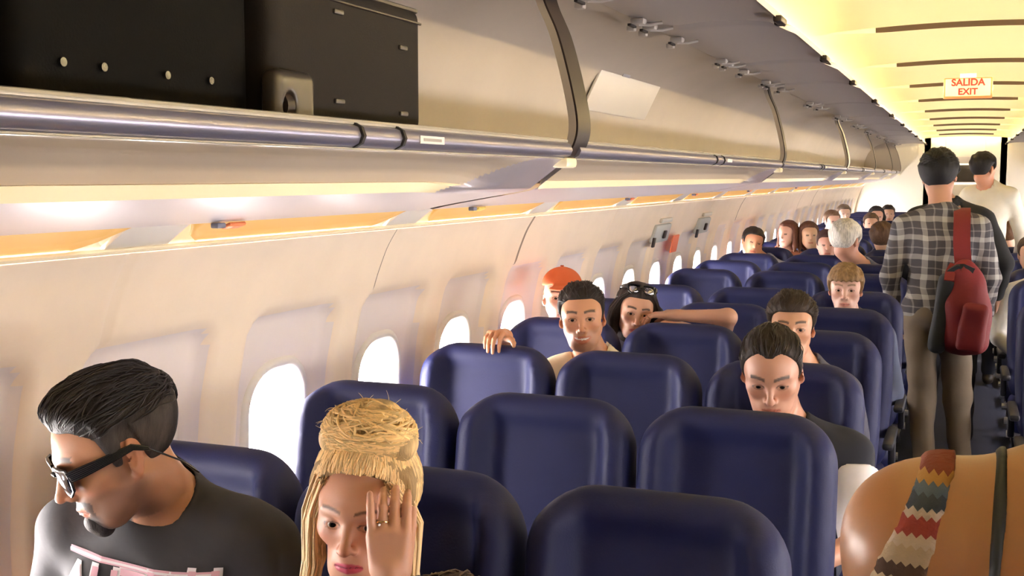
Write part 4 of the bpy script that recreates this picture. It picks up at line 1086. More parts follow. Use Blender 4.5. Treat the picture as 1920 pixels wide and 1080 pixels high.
# ---- black sunglasses of the nearest man, with a cord behind his neck
def sunglasses(T, label, lens_m, on_head=False, cord=False):
    root = thing('sunglasses', label, 'sunglasses')
    off = np.array([0, 0, 0]) if not on_head else np.array([0, -0.035, 0.098])
    def Wp(p):
        p = np.array(p, float)
        if on_head: y, z = p[1] - 0.1, p[2]; p = np.array([p[0], 0.064 + y * 0.75 - z * 0.65, 0.112 + y * 0.65 * 0.3 + z * 0.75])
        return T.w(p)
    fr = MB()
    for sg in (-1, 1):
        loop = [(sg * (0.034 + 0.030 * cx), 0.101 - 0.010 * max(0, cx * 1.0) ** 2, 0.002 + 0.025 * cz - 0.002 * cx) for cx, cz in ((-.85, .75), (-.3, .95), (.4, 1.0), (.95, .95), (1.0, .3), (.85, -.5), (.4, -.95), (-.3, -.95), (-.8, -.5), (-.95, .1))]
        fr.tube([Wp(p) for p in loop], 0.0028, 8, closed=True)
    fr.tube([Wp((-0.010, 0.104, 0.010)), Wp((0, 0.106, 0.012)), Wp((0.010, 0.104, 0.010))], 0.003, 8)
    f = fr.build('frame', mat('black_frame', (0.012, 0.012, 0.014), 0.25), root)
    for sg in (-1, 1):
        loop = [(sg * (0.034 + 0.030 * cx), 0.101 - 0.010 * max(0, cx) ** 2, 0.002 + 0.025 * cz - 0.002 * cx) for cx, cz in ((-.85, .75), (-.3, .95), (.4, 1.0), (.95, .95), (1.0, .3), (.85, -.5), (.4, -.95), (-.3, -.95), (-.8, -.5), (-.95, .1))]
        V = [Wp((sg * 0.034, 0.1035, 0.002))] + [Wp(p) for p in loop]; n = len(loop)
        l_ = mesh('lens', V, [(0, 1 + i, 1 + (i + 1) % n) for i in range(n)], lens_m, root); md = l_.modifiers.new('thick', 'SOLIDIFY'); md.thickness = 0.0015
        a = MB()
        for dz in np.linspace(-0.0075, 0.0075, 6):
            a.tube([Wp((sg * 0.063, 0.093, 0.012 + dz)), Wp((sg * 0.074, 0.070, 0.013 + dz)), Wp((sg * 0.0815, 0.020, 0.012 + dz * .7)), Wp((sg * 0.0830, -0.010, 0.012 + dz * .5)), Wp((sg * 0.0810, -0.032, -0.004 + dz * .3))], 0.0024, 8)
        a.build('temple_arm', MATS['black_frame'], root)
    if cord:
        MB().tube([T.w(p) for p in ((0.081, -0.032, -0.004), (0.078, -0.068, -0.05), (0.045, -0.090, -0.095), (0, -0.096, -0.11), (-0.045, -0.090, -0.095), (-0.078, -0.068, -0.05), (-0.081, -0.032, -0.004))], 0.0018, 6).build('neck_cord', MATS['black_frame'], root)
sunglasses(P1[1], 'black-framed sunglasses worn by the man in the dark printed t-shirt', mat('mirror_lens', (0.62, 0.62, 0.68), 0.12, metal=1.0), cord=True)

# ---- print on the t-shirt, laid onto the cloth
from mathutils.bvhtree import BVHTree
def text_mesh(txt, size, ext=0.0):
    cu = bpy.data.curves.new('lettering', 'FONT'); cu.body = txt; cu.size = size; cu.align_x = 'CENTER'; cu.extrude = ext; cu.offset = size * 0.035
    o = bpy.data.objects.new('lettering', cu); COL.objects.link(o); dg = bpy.context.evaluated_depsgraph_get()
    me = bpy.data.meshes.new_from_object(o.evaluated_get(dg)); bpy.data.objects.remove(o); return me
def lay_print(shirt, B, items, parent):
    # every character is laid down separately
    bv = BVHTree.FromPolygons([v.co for v in shirt.data.vertices], [tuple(p.vertices) for p in shirt.data.polygons])
    for nm, me, m, lift, ox, oz, rot in items:
        bm = bmesh.new(); bm.from_mesh(me); bmesh.ops.triangulate(bm, faces=bm.faces[:])
        for _ in range(3):
            es = [e for e in bm.edges if e.calc_length() > 0.010]
            if es: bmesh.ops.subdivide_edges(bm, edges=es, cuts=1); bmesh.ops.triangulate(bm, faces=bm.faces[:])
        dr = Vector(B.R @ np.array([0, -1.0, 0])); kill = []
        for v in bm.verts:
            x = v.co.x * math.cos(rot) - v.co.y * math.sin(rot); z = v.co.x * math.sin(rot) + v.co.y * math.cos(rot)
            o = Vector(B.w((-(x + ox), 0.35, z + oz))); h = bv.ray_cast(o, dr)
            if h[0] is None: kill.append(v)
            else: v.co = h[0] - dr * lift
        bmesh.ops.delete(bm, geom=kill, context='VERTS')
        me2 = bpy.data.meshes.new(nm); bm.to_mesh(me2); bm.free(); me2.materials.append(m); link(bpy.data.objects.new(nm, me2), parent)
def bar_mesh(w, h):
    me = bpy.data.meshes.new('bar'); me.from_pydata([(-w / 2, 0, 0), (w / 2, 0, 0), (w / 2, h, 0), (-w / 2, h, 0)], [], [(0, 1, 2, 3)]); return me
M_PINK = mat('print_pink', (0.72, 0.42, 0.50), 0.8); M_PALE = mat('print_pale', (0.85, 0.80, 0.82), 0.8)
lay_print(P1[4], P1[2], [('printed_line', bar_mesh(0.29, 0.010), M_PINK, 0.0025, 0.0, 0.100, -0.10), ('printed_line', bar_mesh(0.29, 0.004), M_PALE, 0.0035, 0.0, 0.103, -0.10),
    ] + [('printed_letter', text_mesh(ch_, sz_), m_, lf_, ox_, 0.040 + (0 if sz_ > .08 else 0.004), -0.10) for ch_, ox_ in (('A', -0.125), ('U', -0.066), ('T', -0.010), ('H', 0.046), ('U', 0.120)) for sz_, m_, lf_ in ((0.090, M_PALE, 0.0022), (0.078, M_PINK, 0.0040))], P1[4])

# ---- dark-haired woman leaning into the row
P5 = person('dark-haired woman with sunglasses pushed up, leaning sideways behind the smiling man', (-1.265, 4.57, 1.150), yaw=24, down=4, roll=-10, hs=0.93,
    skin=(0.58, 0.32, 0.22), fem=1, jaw=0.92, lips=(0.42, 0.10, 0.10), chest=(-1.12, 4.70, 0.875), tyaw=10, tlean=6, troll=-8, width=0.86, shirt=(0.80, 0.76, 0.70), sleeve=0.0, neckr=0.085, scoop=0.06,
    seat=(-1.0, ROWY[4]), hv=0.0036,
    arms={'L': dict(e=(-0.866, 4.53, 1.150), w=(-1.075, 4.52, 1.150), f=(-1.0, -0.1, 0.0), n=(0, 0, -1.0), ts=-1, sleeve=0.0)})
def long_hair(T, parent, col, length=0.2, vox=0.004, n=260, wid=1.0):
    s = SDF()
    for sg in (-1, 1):
        s.cone((sg * 0.055, 0.015, 0.085), (sg * 0.083, 0.004, 0.0), 0.026, 0.026, k=0.02, T=T)
        s.cone((sg * 0.083, 0.004, 0.0), (sg * 0.088 * wid, 0.004, -0.10), 0.026, 0.024, k=0.02, T=T); s.cone((sg * 0.088 * wid, 0.004, -0.10), (sg * 0.090 * wid, 0.02, -length), 0.024, 0.012, k=0.02, T=T)
    s.ell((0, -0.055, -0.03), (0.088, 0.055, 0.125), k=0.03, T=T)
    lo, hi = bbox(s, vox); V, F = s.mesh(lo, hi, vox)
    mesh('long_hair', V, F[:, ::-1], M_HAIR, parent, cols=np.tile(np.array(col), (len(V), 1)))
    h = hair_short(T, top=0.018, side=0.012, col=col, vox=vox, parent=parent, line=0.006, name='crown_hair', messy=0.001)
    if n:
        P = []
        for k in range(n):
            sg = RNG.choice([-1, 1]); a = RNG.uniform(0, 1); o_ = RNG.randn(3) * 0.005 + np.array([0, -0.05 * a, 0])
            P.append([np.array(q) * np.array([sg, 1, 1]) + o_ for q in ((0.008, 0.075, 0.116), (0.045, 0.062, 0.100), (0.078, 0.036, 0.055), (0.104, 0.026, 0.0), (0.108 * wid, 0.026, -0.06), (0.106 * wid, 0.030, -0.12), (0.100 * wid, 0.034, -length))])
        strands('long_locks', P, T, 0.0021, col, h, 0.5)
long_hair(P5[1], P5[0], (0.022, 0.014, 0.012), 0.20)
sunglasses(P5[1], 'sunglasses pushed up on the hair of the dark-haired woman', MATS['mirror_lens'], on_head=True)

# ---- the three in the aisle seats
P6 = person('balding man with a dark jersey and white sleeves looking down at his lap', (-0.502, 3.315, 1.150), yaw=6, down=24, roll=2, hs=1.06, skin=(0.52, 0.27, 0.18), jaw=1.08,
    hair=hair_short, hairkw=dict(top=0.006, side=0.005, col=(0.024, 0.016, 0.013), vox=0.0035, recede=0.050, line=0.0, strands=200, messy=0.001), chest=(-0.47, 3.40, 0.80), tlean=14, tyaw=4, width=1.12,
    shirt=(0.010, 0.011, 0.020), sleeve=0.30, neckr=0.070, seat=(-0.498, ROWY[2]), arms={'L': dict(e=(-0.225, 3.25, 0.70), w=(-0.34, 3.02, 0.68), sleeve=0.10)})
g_ = Garment(26, 0.004, 9); _s = P6[2].w((-0.172 * 1.12, -0.005, 0.10)); _e = np.array((-0.225, 3.25, 0.70))
g_.cone(_s + (_e - _s) * 0.25, _s + (_e - _s) * 1.0, 0.070, 0.070, k=0.02); g_.plane(_s + (_e - _s) * 0.20, _s - _e, k=0.004); g_.plane(_s + (_e - _s) * 1.15, _e - _s, k=0.004)
grow_mesh('white_sleeve', g_, 0.008, cloth('sleeve_white', (0.75, 0.72, 0.74)), P6[0])
P7 = person('boy with short dark brown hair peering over the balding man', (-0.555, 4.10, 1.180), yaw=8, down=2, roll=0, hs=0.95, skin=(0.58, 0.31, 0.19), jaw=0.95,
    hair=hair_short, hairkw=dict(top=0.020, side=0.006, col=(0.030, 0.018, 0.012), vox=0.0036, fringe=0.3, strands=160), chest=(-0.52, 4.16, 0.84), tlean=4, width=0.86, shirt=(0.06, 0.06, 0.09), seat=(-0.498, ROWY[3]))
P8 = person('fair-haired boy looking over a seat beside the aisle', (-0.515, 5.66, 1.175), yaw=3, down=3, hs=0.93, skin=(0.60, 0.36, 0.28), jaw=0.95, brow=(0.2, 0.12, 0.07),
    hair=hair_short, hairkw=dict(top=0.018, side=0.012, col=(0.20, 0.12, 0.055), vox=0.004, fringe=0.9, line=-0.018, bumpy=0.004), chest=(-0.50, 5.74, 0.84), tlean=4, width=0.9, shirt=(0.10, 0.12, 0.2), seat=(-0.498, ROWY[5]))

# ---- standing man in the plaid shirt
def plaid_material():
    m = mat('plaid_flannel', (0.1, 0.1, 0.1), 0.9, bump=0.3, bscale=25); nt = m.node_tree; p = nt.nodes['Principled BSDF']
    tc = nt.nodes.new('ShaderNodeTexCoord'); sp = nt.nodes.new('ShaderNodeSeparateXYZ'); nt.links.new(tc.outputs['Object'], sp.inputs[0])
    def math_(op, a, b=None, c=None):
        n = nt.nodes.new('ShaderNodeMath'); n.operation = op
        for i, v in enumerate((a, b, c)):
            if v is None: continue
            if isinstance(v, (int, float)): n.inputs[i].default_value = v
            else: nt.links.new(v, n.inputs[i])
        return n.outputs[0]
    def band(src, sc_, w):
        f = math_('FRACT', math_('MULTIPLY', src, sc_)); return math_('LESS_THAN', f, w)
    nz = nt.nodes.new('ShaderNodeTexNoise'); nz.inputs['Scale'].default_value = 5; nt.links.new(tc.outputs['Object'], nz.inputs['Vector'])
    wob = math_('MULTIPLY', math_('SUBTRACT', nz.outputs['Fac'], 0.5), 0.05)
    xx = math_('ADD', math_('ADD', sp.outputs[0], math_('MULTIPLY', sp.outputs[1], 0.5)), wob); zz = math_('ADD', sp.outputs[2], wob)
    a = math_('ADD', band(xx, 9.5, 0.26), band(zz, 9.5, 0.26)); b = math_('ADD', band(math_('ADD', xx, 0.045), 9.5, 0.07), band(math_('ADD', zz, 0.045), 9.5, 0.07))
    f = math_('MINIMUM', math_('ADD', math_('MULTIPLY', a, 0.30), math_('MULTIPLY', b, 0.16)), 1.0)
    mx = nt.nodes.new('ShaderNodeMix'); mx.data_type = 'RGBA'; mx.inputs[6].default_value = (0.055, 0.050, 0.058, 1); mx.inputs[7].default_value = (0.62, 0.60, 0.56, 1)
    nt.links.new(f, mx.inputs['Factor']); nt.links.new(mx.outputs[2], p.inputs['Base Color']); return m
def noshoe(root):
    pass
P9 = person('man in a black and white plaid shirt standing in the aisle, back turned', (-0.127, 6.66, 1.722), yaw=172, down=8, roll=-4, hs=1.05, skin=(0.45, 0.24, 0.16),
    hair=hair_short, hairkw=dict(top=0.024, side=0.022, nape=0.03, col=(0.006, 0.005, 0.006), vox=0.0045, strands=120), chest=(-0.110, 6.61, 1.340), tyaw=178, tlean=3, width=1.10, shirt_mat=plaid_material(), sleeve=1.0, neckr=0.045, cut_head=False,
    legs='stand', foot={'R': (0.040, 6.60, 0.09), 'L': (-0.150, 6.50, 0.09), 'dir': (0, 1, 0), 'kb': (0, 0.02, 0)}, trousers=(0.155, 0.118, 0.082), hv=0.005, bv=0.01, cv=0.011, eyes_on=False,
    arms={'L': dict(e=(-0.365, 6.60, 1.17), w=(-0.345, 6.70, 0.93), f=(0.1, 0.35, -1.0), n=(1, 0, 0), ts=-1), 'R': dict(e=(0.150, 6.66, 1.17), w=(0.14, 6.80, 0.95), f=(0, 0.4, -1.0), n=(-1, 0, 0), ts=1)})
MB().tube([P9[2].w((0.072 * math.cos(t), -0.016 + 0.062 * math.sin(t), 0.188 + 0.012 * math.sin(t))) for t in np.linspace(0, 2 * PI, 25)[:-1]], 0.017, 10, closed=True).build('collar', MATS['plaid_flannel'], P9[0])
# backpack slung on his right shoulder
bp = thing('backpack', 'dark red backpack slung over one shoulder of the man in the plaid shirt', 'backpack')
M_RED_ = cloth('backpack_red', (0.15, 0.004, 0.008), 0.7); M_BLK = cloth('backpack_black', (0.012, 0.014, 0.018), 0.8)
g_ = Garment(20, 0.006, 2); g_.ell((0.025, 6.40, 1.03), (0.120, 0.090, 0.25), k=0.03); g_.box((0.030, 6.41, 0.94), (0.120, 0.09, 0.155), 0.07, k=0.05)
grow_mesh('pack_body', g_, 0.009, M_RED_, bp)
g_ = Garment(20, 0.004, 5); g_.box((0.065, 6.318, 0.93), (0.070, 0.035, 0.13), 0.033, k=0.02, rot=(0, 0.12, 0)); grow_mesh('front_pocket', g_, 0.009, M_RED_, bp)
g_ = Garment(20, 0.003, 5); g_.box((-0.085, 6.41, 0.99), (0.045, 0.085, 0.21), 0.035, rot=(0, 0.12, 0)); grow_mesh('side_panel', g_, 0.009, M_BLK, bp)
def strap(nm, pts, w, t, m, par):
    b = MB(); pts = [Vector(p) for p in pts]; P_ = crom3(pts); rows = []
    for i, p in enumerate(P_):
        tn = (P_[min(i + 1, len(P_) - 1)] - P_[max(i - 1, 0)]).normalized(); sd = Vector((1, 0, 0)); sd = (sd - tn * sd.dot(tn)).normalized(); nn = tn.cross(sd)
        rows.append([b.bm.verts.new(p + sd * (w / 2) * a + nn * t * c) for a, c in ((-1, -.5), (1, -.5), (1, .5), (-1, .5))])
    for a, c in zip(rows[:-1], rows[1:]):
        for k in range(4): b.bm.faces.new((a[k], a[(k + 1) % 4], c[(k + 1) % 4], c[k]))
    b.bm.faces.new(rows[0][::-1]); b.bm.faces.new(rows[-1]); return b.build(nm, m, par)
def crom3(pts, n=6):
    P_ = [pts[0] * 2 - pts[1]] + pts + [pts[-1] * 2 - pts[-2]]; out = []
    for i in range(1, len(P_) - 2):
        for j in range(n):
            t = j / n; a, b_, c, d = P_[i - 1], P_[i], P_[i + 1], P_[i + 2]
            out.append(0.5 * ((b_ * 2) + (c - a) * t + (a * 2 - b_ * 5 + c * 4 - d) * t * t + (b_ * 3 - a - c * 3 + d) * t ** 3))
    out.append(P_[-2]); return out
strap('shoulder_strap', [(-0.02, 6.75, 1.35), (-0.005, 6.71, 1.48), (-0.005, 6.61, 1.540), (-0.003, 6.50, 1.49), (0.0, 6.45, 1.36), (0.015, 6.42, 1.22)], 0.085, 0.016, M_RED_, bp)
strap('strap_webbing', [(-0.06, 6.37, 1.20), (0.0, 6.36, 1.235), (0.06, 6.36, 1.215)], 0.05, 0.02, M_BLK, bp)
strap('grab_handle', [(-0.03, 6.40, 1.25), (-0.05, 6.36, 1.21), (-0.055, 6.33, 1.17)], 0.05, 0.02, M_RED_, bp)

# ---- people further down the aisle
P10 = person('person in a black jacket standing just beyond the plaid shirt', (-0.155, 7.42, 1.705), yaw=186, down=8, hs=1.0, skin=(0.55, 0.33, 0.24), hair=hair_short,
    hairkw=dict(top=0.012, side=0.008, col=(0.02, 0.015, 0.012), vox=0.006), chest=(-0.075, 7.40, 1.360), tyaw=180, width=1.12, shirt=(0.008, 0.008, 0.010), legs='stand',
    foot={'R': (0.05, 7.42, 0.09), 'L': (-0.18, 7.36, 0.09), 'dir': (0, 1, 0)}, trousers=(0.02, 0.02, 0.03), hv=0.006, bv=0.012, cv=0.013, detail=False,
    arms={'L': dict(e=(-0.36, 7.38, 1.20), w=(-0.30, 7.50, 1.0), f=(0, 0.3, -1.0), n=(1, 0, 0), ts=-1), 'R': dict(e=(0.245, 7.38, 1.20), w=(0.21, 7.50, 0.98), f=(0, 0.3, -1.0), n=(-1, 0, 0), ts=1)})
P11 = person('man in a cream shirt with short black hair standing farthest down the aisle', (0.145, 10.0, 1.775), yaw=140, down=6, hs=1.05, skin=(0.60, 0.28, 0.17), hair=hair_short,
    hairkw=dict(top=0.020, side=0.014, nape=0.02, col=(0.010, 0.008, 0.008), vox=0.006), chest=(0.19, 10.03, 1.46), tyaw=160, width=1.0, shirt=(0.82, 0.78, 0.66), legs='stand',
    foot={'R': (0.24, 10.06, 0.09), 'L': (0.10, 10.02, 0.09), 'dir': (0, 1, 0)}, trousers=(0.03, 0.035, 0.06), hv=0.006, bv=0.012, cv=0.014, detail=False,
    arms={'L': dict(e=(-0.03, 10.05, 1.18), w=(0.0, 10.15, 0.98), f=(0, 0.3, -1.0), n=(1, 0, 0), ts=-1), 'R': dict(e=(0.46, 10.08, 1.20), w=(0.42, 10.2, 1.0), f=(0, 0.3, -1.0), n=(-1, 0, 0), ts=1)})

# ---- woman standing right beside the camera: shoulder and bare back
CH = np.array([0.150, 0.965, 1.315])
nr = thing('person', 'suntanned person in a patterned halter top, bare shoulder at the bottom right corner', 'person')
B13 = torso_frame(CH, 178, 4, 0, 1.0); T13 = head_frame((0.165, 1.00, 1.655), 176, 6, 0, 0.96)
s13 = SDF(); add_head(s13, T13, fem=1); s13.cone(T13.w((0, -0.02, -0.062)), B13.w((0, -0.022, 0.165)), 0.050, 0.056, k=0.03); add_torso(s13, B13, 0.0, 1, 0.98)
for sg in (-1, 1):
    sh_ = B13.w((sg * 0.172, -0.005, 0.098)); e_ = B13.w((sg * 0.215, 0.05, -0.18)); w_ = B13.w((sg * 0.17, 0.22, -0.25))
    s13.ell(sh_, (0.062, 0.062, 0.066), k=0.03); limb(s13, sh_, e_, 0.052, 0.040, 0.03); limb(s13, e_, w_, 0.040, 0.027, 0.02); add_hand(s13, w_, B13.R @ np.array([-sg * .2, 1.0, 0]), (0, 0, -1), sg)
for sg in (-1, 1):
    h_ = B13.w((sg * 0.085, 0, -0.42)); k_ = h_ + np.array([0.01, 0.03, -0.42]); a_ = k_ + np.array([0, -0.02, -0.39]); limb(s13, h_, k_, 0.080, 0.052, 0.04); limb(s13, k_, a_, 0.050, 0.034, 0.02)
lo, hi = bbox(s13, .006); V, F = s13.mesh(lo, hi, 0.0065)
mesh('body', V, F[:, ::-1], mat('tanned_skin', (0.36, 0.165, 0.070), 0.36, sss=0.05, bump=0.03, bscale=300), nr)
long_hair(T13[0] if isinstance(T13, tuple) else T13, nr, (0.03, 0.018, 0.012), 0.10, 0.006, 0)
def knit_material():
    m = mat('patterned_knit', (0.5, 0.4, 0.3), 0.95, bump=0.6, bscale=160); nt = m.node_tree; p = nt.nodes['Principled BSDF']
    tc = nt.nodes.new('ShaderNodeTexCoord'); sp = nt.nodes.new('ShaderNodeSeparateXYZ'); nt.links.new(tc.outputs['Object'], sp.inputs[0])
    w = nt.nodes.new('ShaderNodeMath'); w.operation = 'PINGPONG'; w.inputs[1].default_value = 0.0035; nt.links.new(sp.outputs[0], w.inputs[0])
    a = nt.nodes.new('ShaderNodeMath'); a.operation = 'ADD'; nt.links.new(sp.outputs[2], a.inputs[0]); nt.links.new(w.outputs[0], a.inputs[1])
    mr = nt.nodes.new('ShaderNodeMapRange'); mr.inputs['From Min'].default_value = 1.395; mr.inputs['From Max'].default_value = 1.495; nt.links.new(a.outputs[0], mr.inputs['Value'])
    cr = nt.nodes.new('ShaderNodeValToRGB'); cr.color_ramp.interpolation = 'CONSTANT'; el = cr.color_ramp.elements
    stops = [(0, (0.45, 0.34, 0.22)), (0.10, (0.06, 0.03, 0.02)), (0.22, (0.36, 0.27, 0.18)), (0.36, (0.42, 0.33, 0.26)), (0.45, (0.22, 0.03, 0.025)), (0.58, (0.42, 0.34, 0.30)), (0.64, (0.03, 0.04, 0.06)), (0.74, (0.07, 0.10, 0.15)), (0.82, (0.34, 0.18, 0.05)), (0.89, (0.16, 0.035, 0.02))]
    el[0].position = 0; el[0].color = (*stops[0][1], 1); el[1].position = stops[1][0]; el[1].color = (*stops[1][1], 1)
    for ps, c in stops[2:]: e = el.new(ps); e.color = (*c, 1)
    nt.links.new(mr.outputs['Result'], cr.inputs[0]); nt.links.new(cr.outputs[0], p.inputs['Base Color']); return m
MK = knit_material()
def top_piece(nm, g0, planes, m, vx=0.006):
    global B13
    g = Garment(40, 0.0008, 4); add_torso(g, B13, g0, 1, 0.98)
    for sg in (-1, 1): g.ell(B13.w((sg * 0.172, -0.005, 0.098)), (0.062 + g0, 0.062 + g0, 0.066 + g0), k=0.03)
    for p_, n_ in planes: g.plane(p_, n_, k=0.004)
    return grow_mesh(nm, g, vx, m, nr)
top_piece('halter_strap', 0.005, [((-0.056, 0.9, 1.409), (-1, 0, 0.42)), ((-0.012, 0.9, 1.416), (1, 0, -0.20)), ((0, 0, 1.30), (0, 0, -1))], MK)
top_piece('halter_top', 0.010, [((0, 0, 1.315), (0, 0.05, 1)), ((0, 0, 0.92), (0, 0, -1))], MK)
b_ = top_piece('black_strap', 0.004, [((0.029, 0.9, 1.45), (-1, 0, 0.05)), ((0.038, 0.9, 1.45), (1, 0, -0.05)), ((0, 0, 1.30), (0, 0, -1))], mat('elastic_black', (0.012, 0.016, 0.022), 0.6), 0.0035)
g = Garment(22, 0.004, 1); g.ell(B13.w((0, 0, -0.36)), (0.185, 0.142, 0.13), k=0.04)
for sg in (-1, 1): h_ = B13.w((sg * 0.085, 0, -0.42)); k_ = h_ + np.array([0.01, 0.03, -0.42]); a_ = k_ + np.array([0, -0.02, -0.36]); limb(g, h_, k_, 0.094, 0.070, 0.03); limb(g, k_, a_, 0.068, 0.05, 0.02)
grow_mesh('trousers', g, 0.013, cloth('trousers_near', (0.04, 0.05, 0.09)), nr)
for sg in (-1, 1):
    k_ = B13.w((sg * 0.085, 0, -0.42)) + np.array([0.01, 0.01, 0]); fz = SDF(); fz.cone((k_[0], 0.90, 0.05), (k_[0], 1.10, 0.045), 0.040, 0.034); fz.cone((k_[0], 0.95, 0.10), (k_[0], 0.93, 0.05), 0.045, 0.04, k=0.02); grow_mesh('shoe', fz, 0.009, M_SHOE, nr)

# ---- brown-haired head at the bottom edge (row in front of the blond woman)
put_seat(-1.0, 2.007 - 0.79, 'blue middle seat in front of the blond woman, below the picture edge', 'seats left of the aisle') if False else None
_st = copy_tree(SEAT0); _st.location = (-1.0, ROWY[0] - 0.79, 0); tag(_st, 'blue middle seat directly in front of the blond woman, at the bottom edge', 'seat', 'seats left of the aisle')
person('brown-haired person whose hair just enters the bottom edge in front of the blond woman', (-0.518, 1.090, 1.137), yaw=10, skin=(0.5, 0.28, 0.19), fem=1, hair=hair_short, hairkw=dict(top=0.012, side=0.010, col=(0.055, 0.028, 0.018), vox=0.004, fringe=0.6, strands=150),
    chest=(-0.66, 1.10, 0.83), width=0.9, shirt=(0.12, 0.08, 0.06), seat=(-1.0, ROWY[0] - 0.79), hv=0.004)

# ---- heads further back
def far(label, h, yaw, hair_c, skin_, shirt_, down=0, hs=1.0, r=None, roll=0, top=0.014, side=0.009, cx=None, lh=False, group=None, smat=None):
    X = cx if cx is not None else min([-1.5, -1.0, -0.498, 0.5, 1.0], key=lambda q: abs(q - h[0])); R_ = min(range(23), key=lambda q: abs(ROWY[q] - 0.25 - h[1]))
    t = (max(h[0] * 0.6 + X * 0.4, -1.46), h[1] + 0.04, min(h[2] - 0.33, 0.90) if h[2] < 1.3 else h[2] - 0.33)
    kw = {} if lh else dict(hair=hair_short, hairkw=dict(top=top, side=side, col=hair_c, vox=0.007, fringe=0.4))
    p_ = person(label, h, yaw=yaw, down=down, roll=roll, hs=hs, skin=skin_, chest=t, width=0.95, shirt=shirt_, seat=(X, ROWY[R_]), hv=0.0065, bv=0.015, cv=0.016, detail=False, fold=0.0, **kw)
    if lh: long_hair(p_[1], p_[0], hair_c, 0.16, 0.008, 0)
    return p_
far('man with black hair resting his head by the window beyond the exits', (-1.57, 9.18, 1.185), 25, (0.02, 0.014, 0.012), (0.62, 0.30, 0.18), (0.3, 0.3, 0.35), roll=-14)
far('person with brown hair in the far window seat, left of a brown-haired neighbour', (-1.40, 9.95, 1.222), -25, (0.10, 0.035, 0.02), (0.6, 0.34, 0.25), (0.35, 0.12, 0.06), lh=True, hs=0.9)
far('person with reddish-brown hair and a yellow scarf behind the far window seats', (-1.225, 9.97, 1.215), 20, (0.09, 0.035, 0.02), (0.55, 0.33, 0.2), (0.45, 0.33, 0.08), lh=True, hs=0.9)
far('person with a dark headband of hair and round face in a far middle seat', (-0.985, 9.18, 1.180), 8, (0.05, 0.02, 0.015), (0.62, 0.32, 0.24), (0.1, 0.1, 0.2), hs=0.95)
far('white-haired person with head bowed far down the cabin', (-0.775, 8.45, 1.255), 150, (0.62, 0.58, 0.52), (0.55, 0.28, 0.2), (0.12, 0.13, 0.2), hs=1.15, top=0.022, side=0.018, down=10, cx=-0.498)
far('person with curly brown hair seen from behind near the aisle', (-0.62, 9.97, 1.20), 170, (0.085, 0.045, 0.025), (0.5, 0.3, 0.2), (0.1, 0.1, 0.16), top=0.03, side=0.022)
far('person with light brown hair and pink face behind the bowed white head', (-1.36, 13.13, 1.215), 30, (0.14, 0.08, 0.05), (0.62, 0.36, 0.28), (0.2, 0.2, 0.4))
far('grey-brown haired person far off on the window side', (-1.46, 15.5, 1.225), 20, (0.14, 0.10, 0.08), (0.6, 0.4, 0.32), (0.5, 0.45, 0.42))
far('woman with big black hair far down the cabin', (-1.0, 14.75, 1.215), 12, (0.015, 0.01, 0.012), (0.55, 0.30, 0.22), (0.4, 0.4, 0.42), lh=True, hs=1.05)
far('brown-haired person in front of the woman with big black hair', (-1.0, 13.9, 1.165), 10, (0.09, 0.05, 0.03), (0.6, 0.35, 0.25), (0.6, 0.55, 0.5))
far('dark-haired person in the farthest rows beside the bulkhead', (-0.95, 16.3, 1.205), 10, (0.03, 0.02, 0.02), (0.5, 0.3, 0.22), (0.2, 0.2, 0.25))
far('brown-haired person in a far seat right of the aisle', (0.365, 10.76, 1.215), 170, (0.12, 0.055, 0.025), (0.55, 0.32, 0.2), (0.15, 0.1, 0.08), top=0.022, side=0.016)
far('second brown-haired person right of the aisle, one row further back', (0.455, 11.55, 1.255), 175, (0.10, 0.05, 0.025), (0.55, 0.32, 0.2), (0.1, 0.1, 0.12), top=0.022, side=0.016)
far('person in a pale pink shirt half standing far right of the aisle', (0.50, 15.35, 1.385), 10, (0.02, 0.015, 0.02), (0.62, 0.36, 0.3), (0.80, 0.62, 0.66))
far('person with a tanned face at the right edge of the aisle seats', (0.44, 8.39, 1.19), 0, (0.05, 0.03, 0.02), (0.6, 0.34, 0.22), (0.12, 0.12, 0.16))
# white sleeve hanging into the aisle on the right
person('person in a white long-sleeved shirt, elbow poking into the aisle', (0.53, 7.60, 1.19), yaw=-4, skin=(0.55, 0.32, 0.22), hair=hair_short, hairkw=dict(top=0.014, side=0.01, col=(0.04, 0.025, 0.02), vox=0.007), chest=(0.44, 7.60, 0.88), width=1.0,
    shirt=(0.82, 0.80, 0.76), seat=(0.5, ROWY[7]), hv=0.0065, bv=0.012, cv=0.012, detail=False, arms={'R': dict(e=(0.235, 7.50, 0.735), w=(0.33, 7.28, 0.66))})

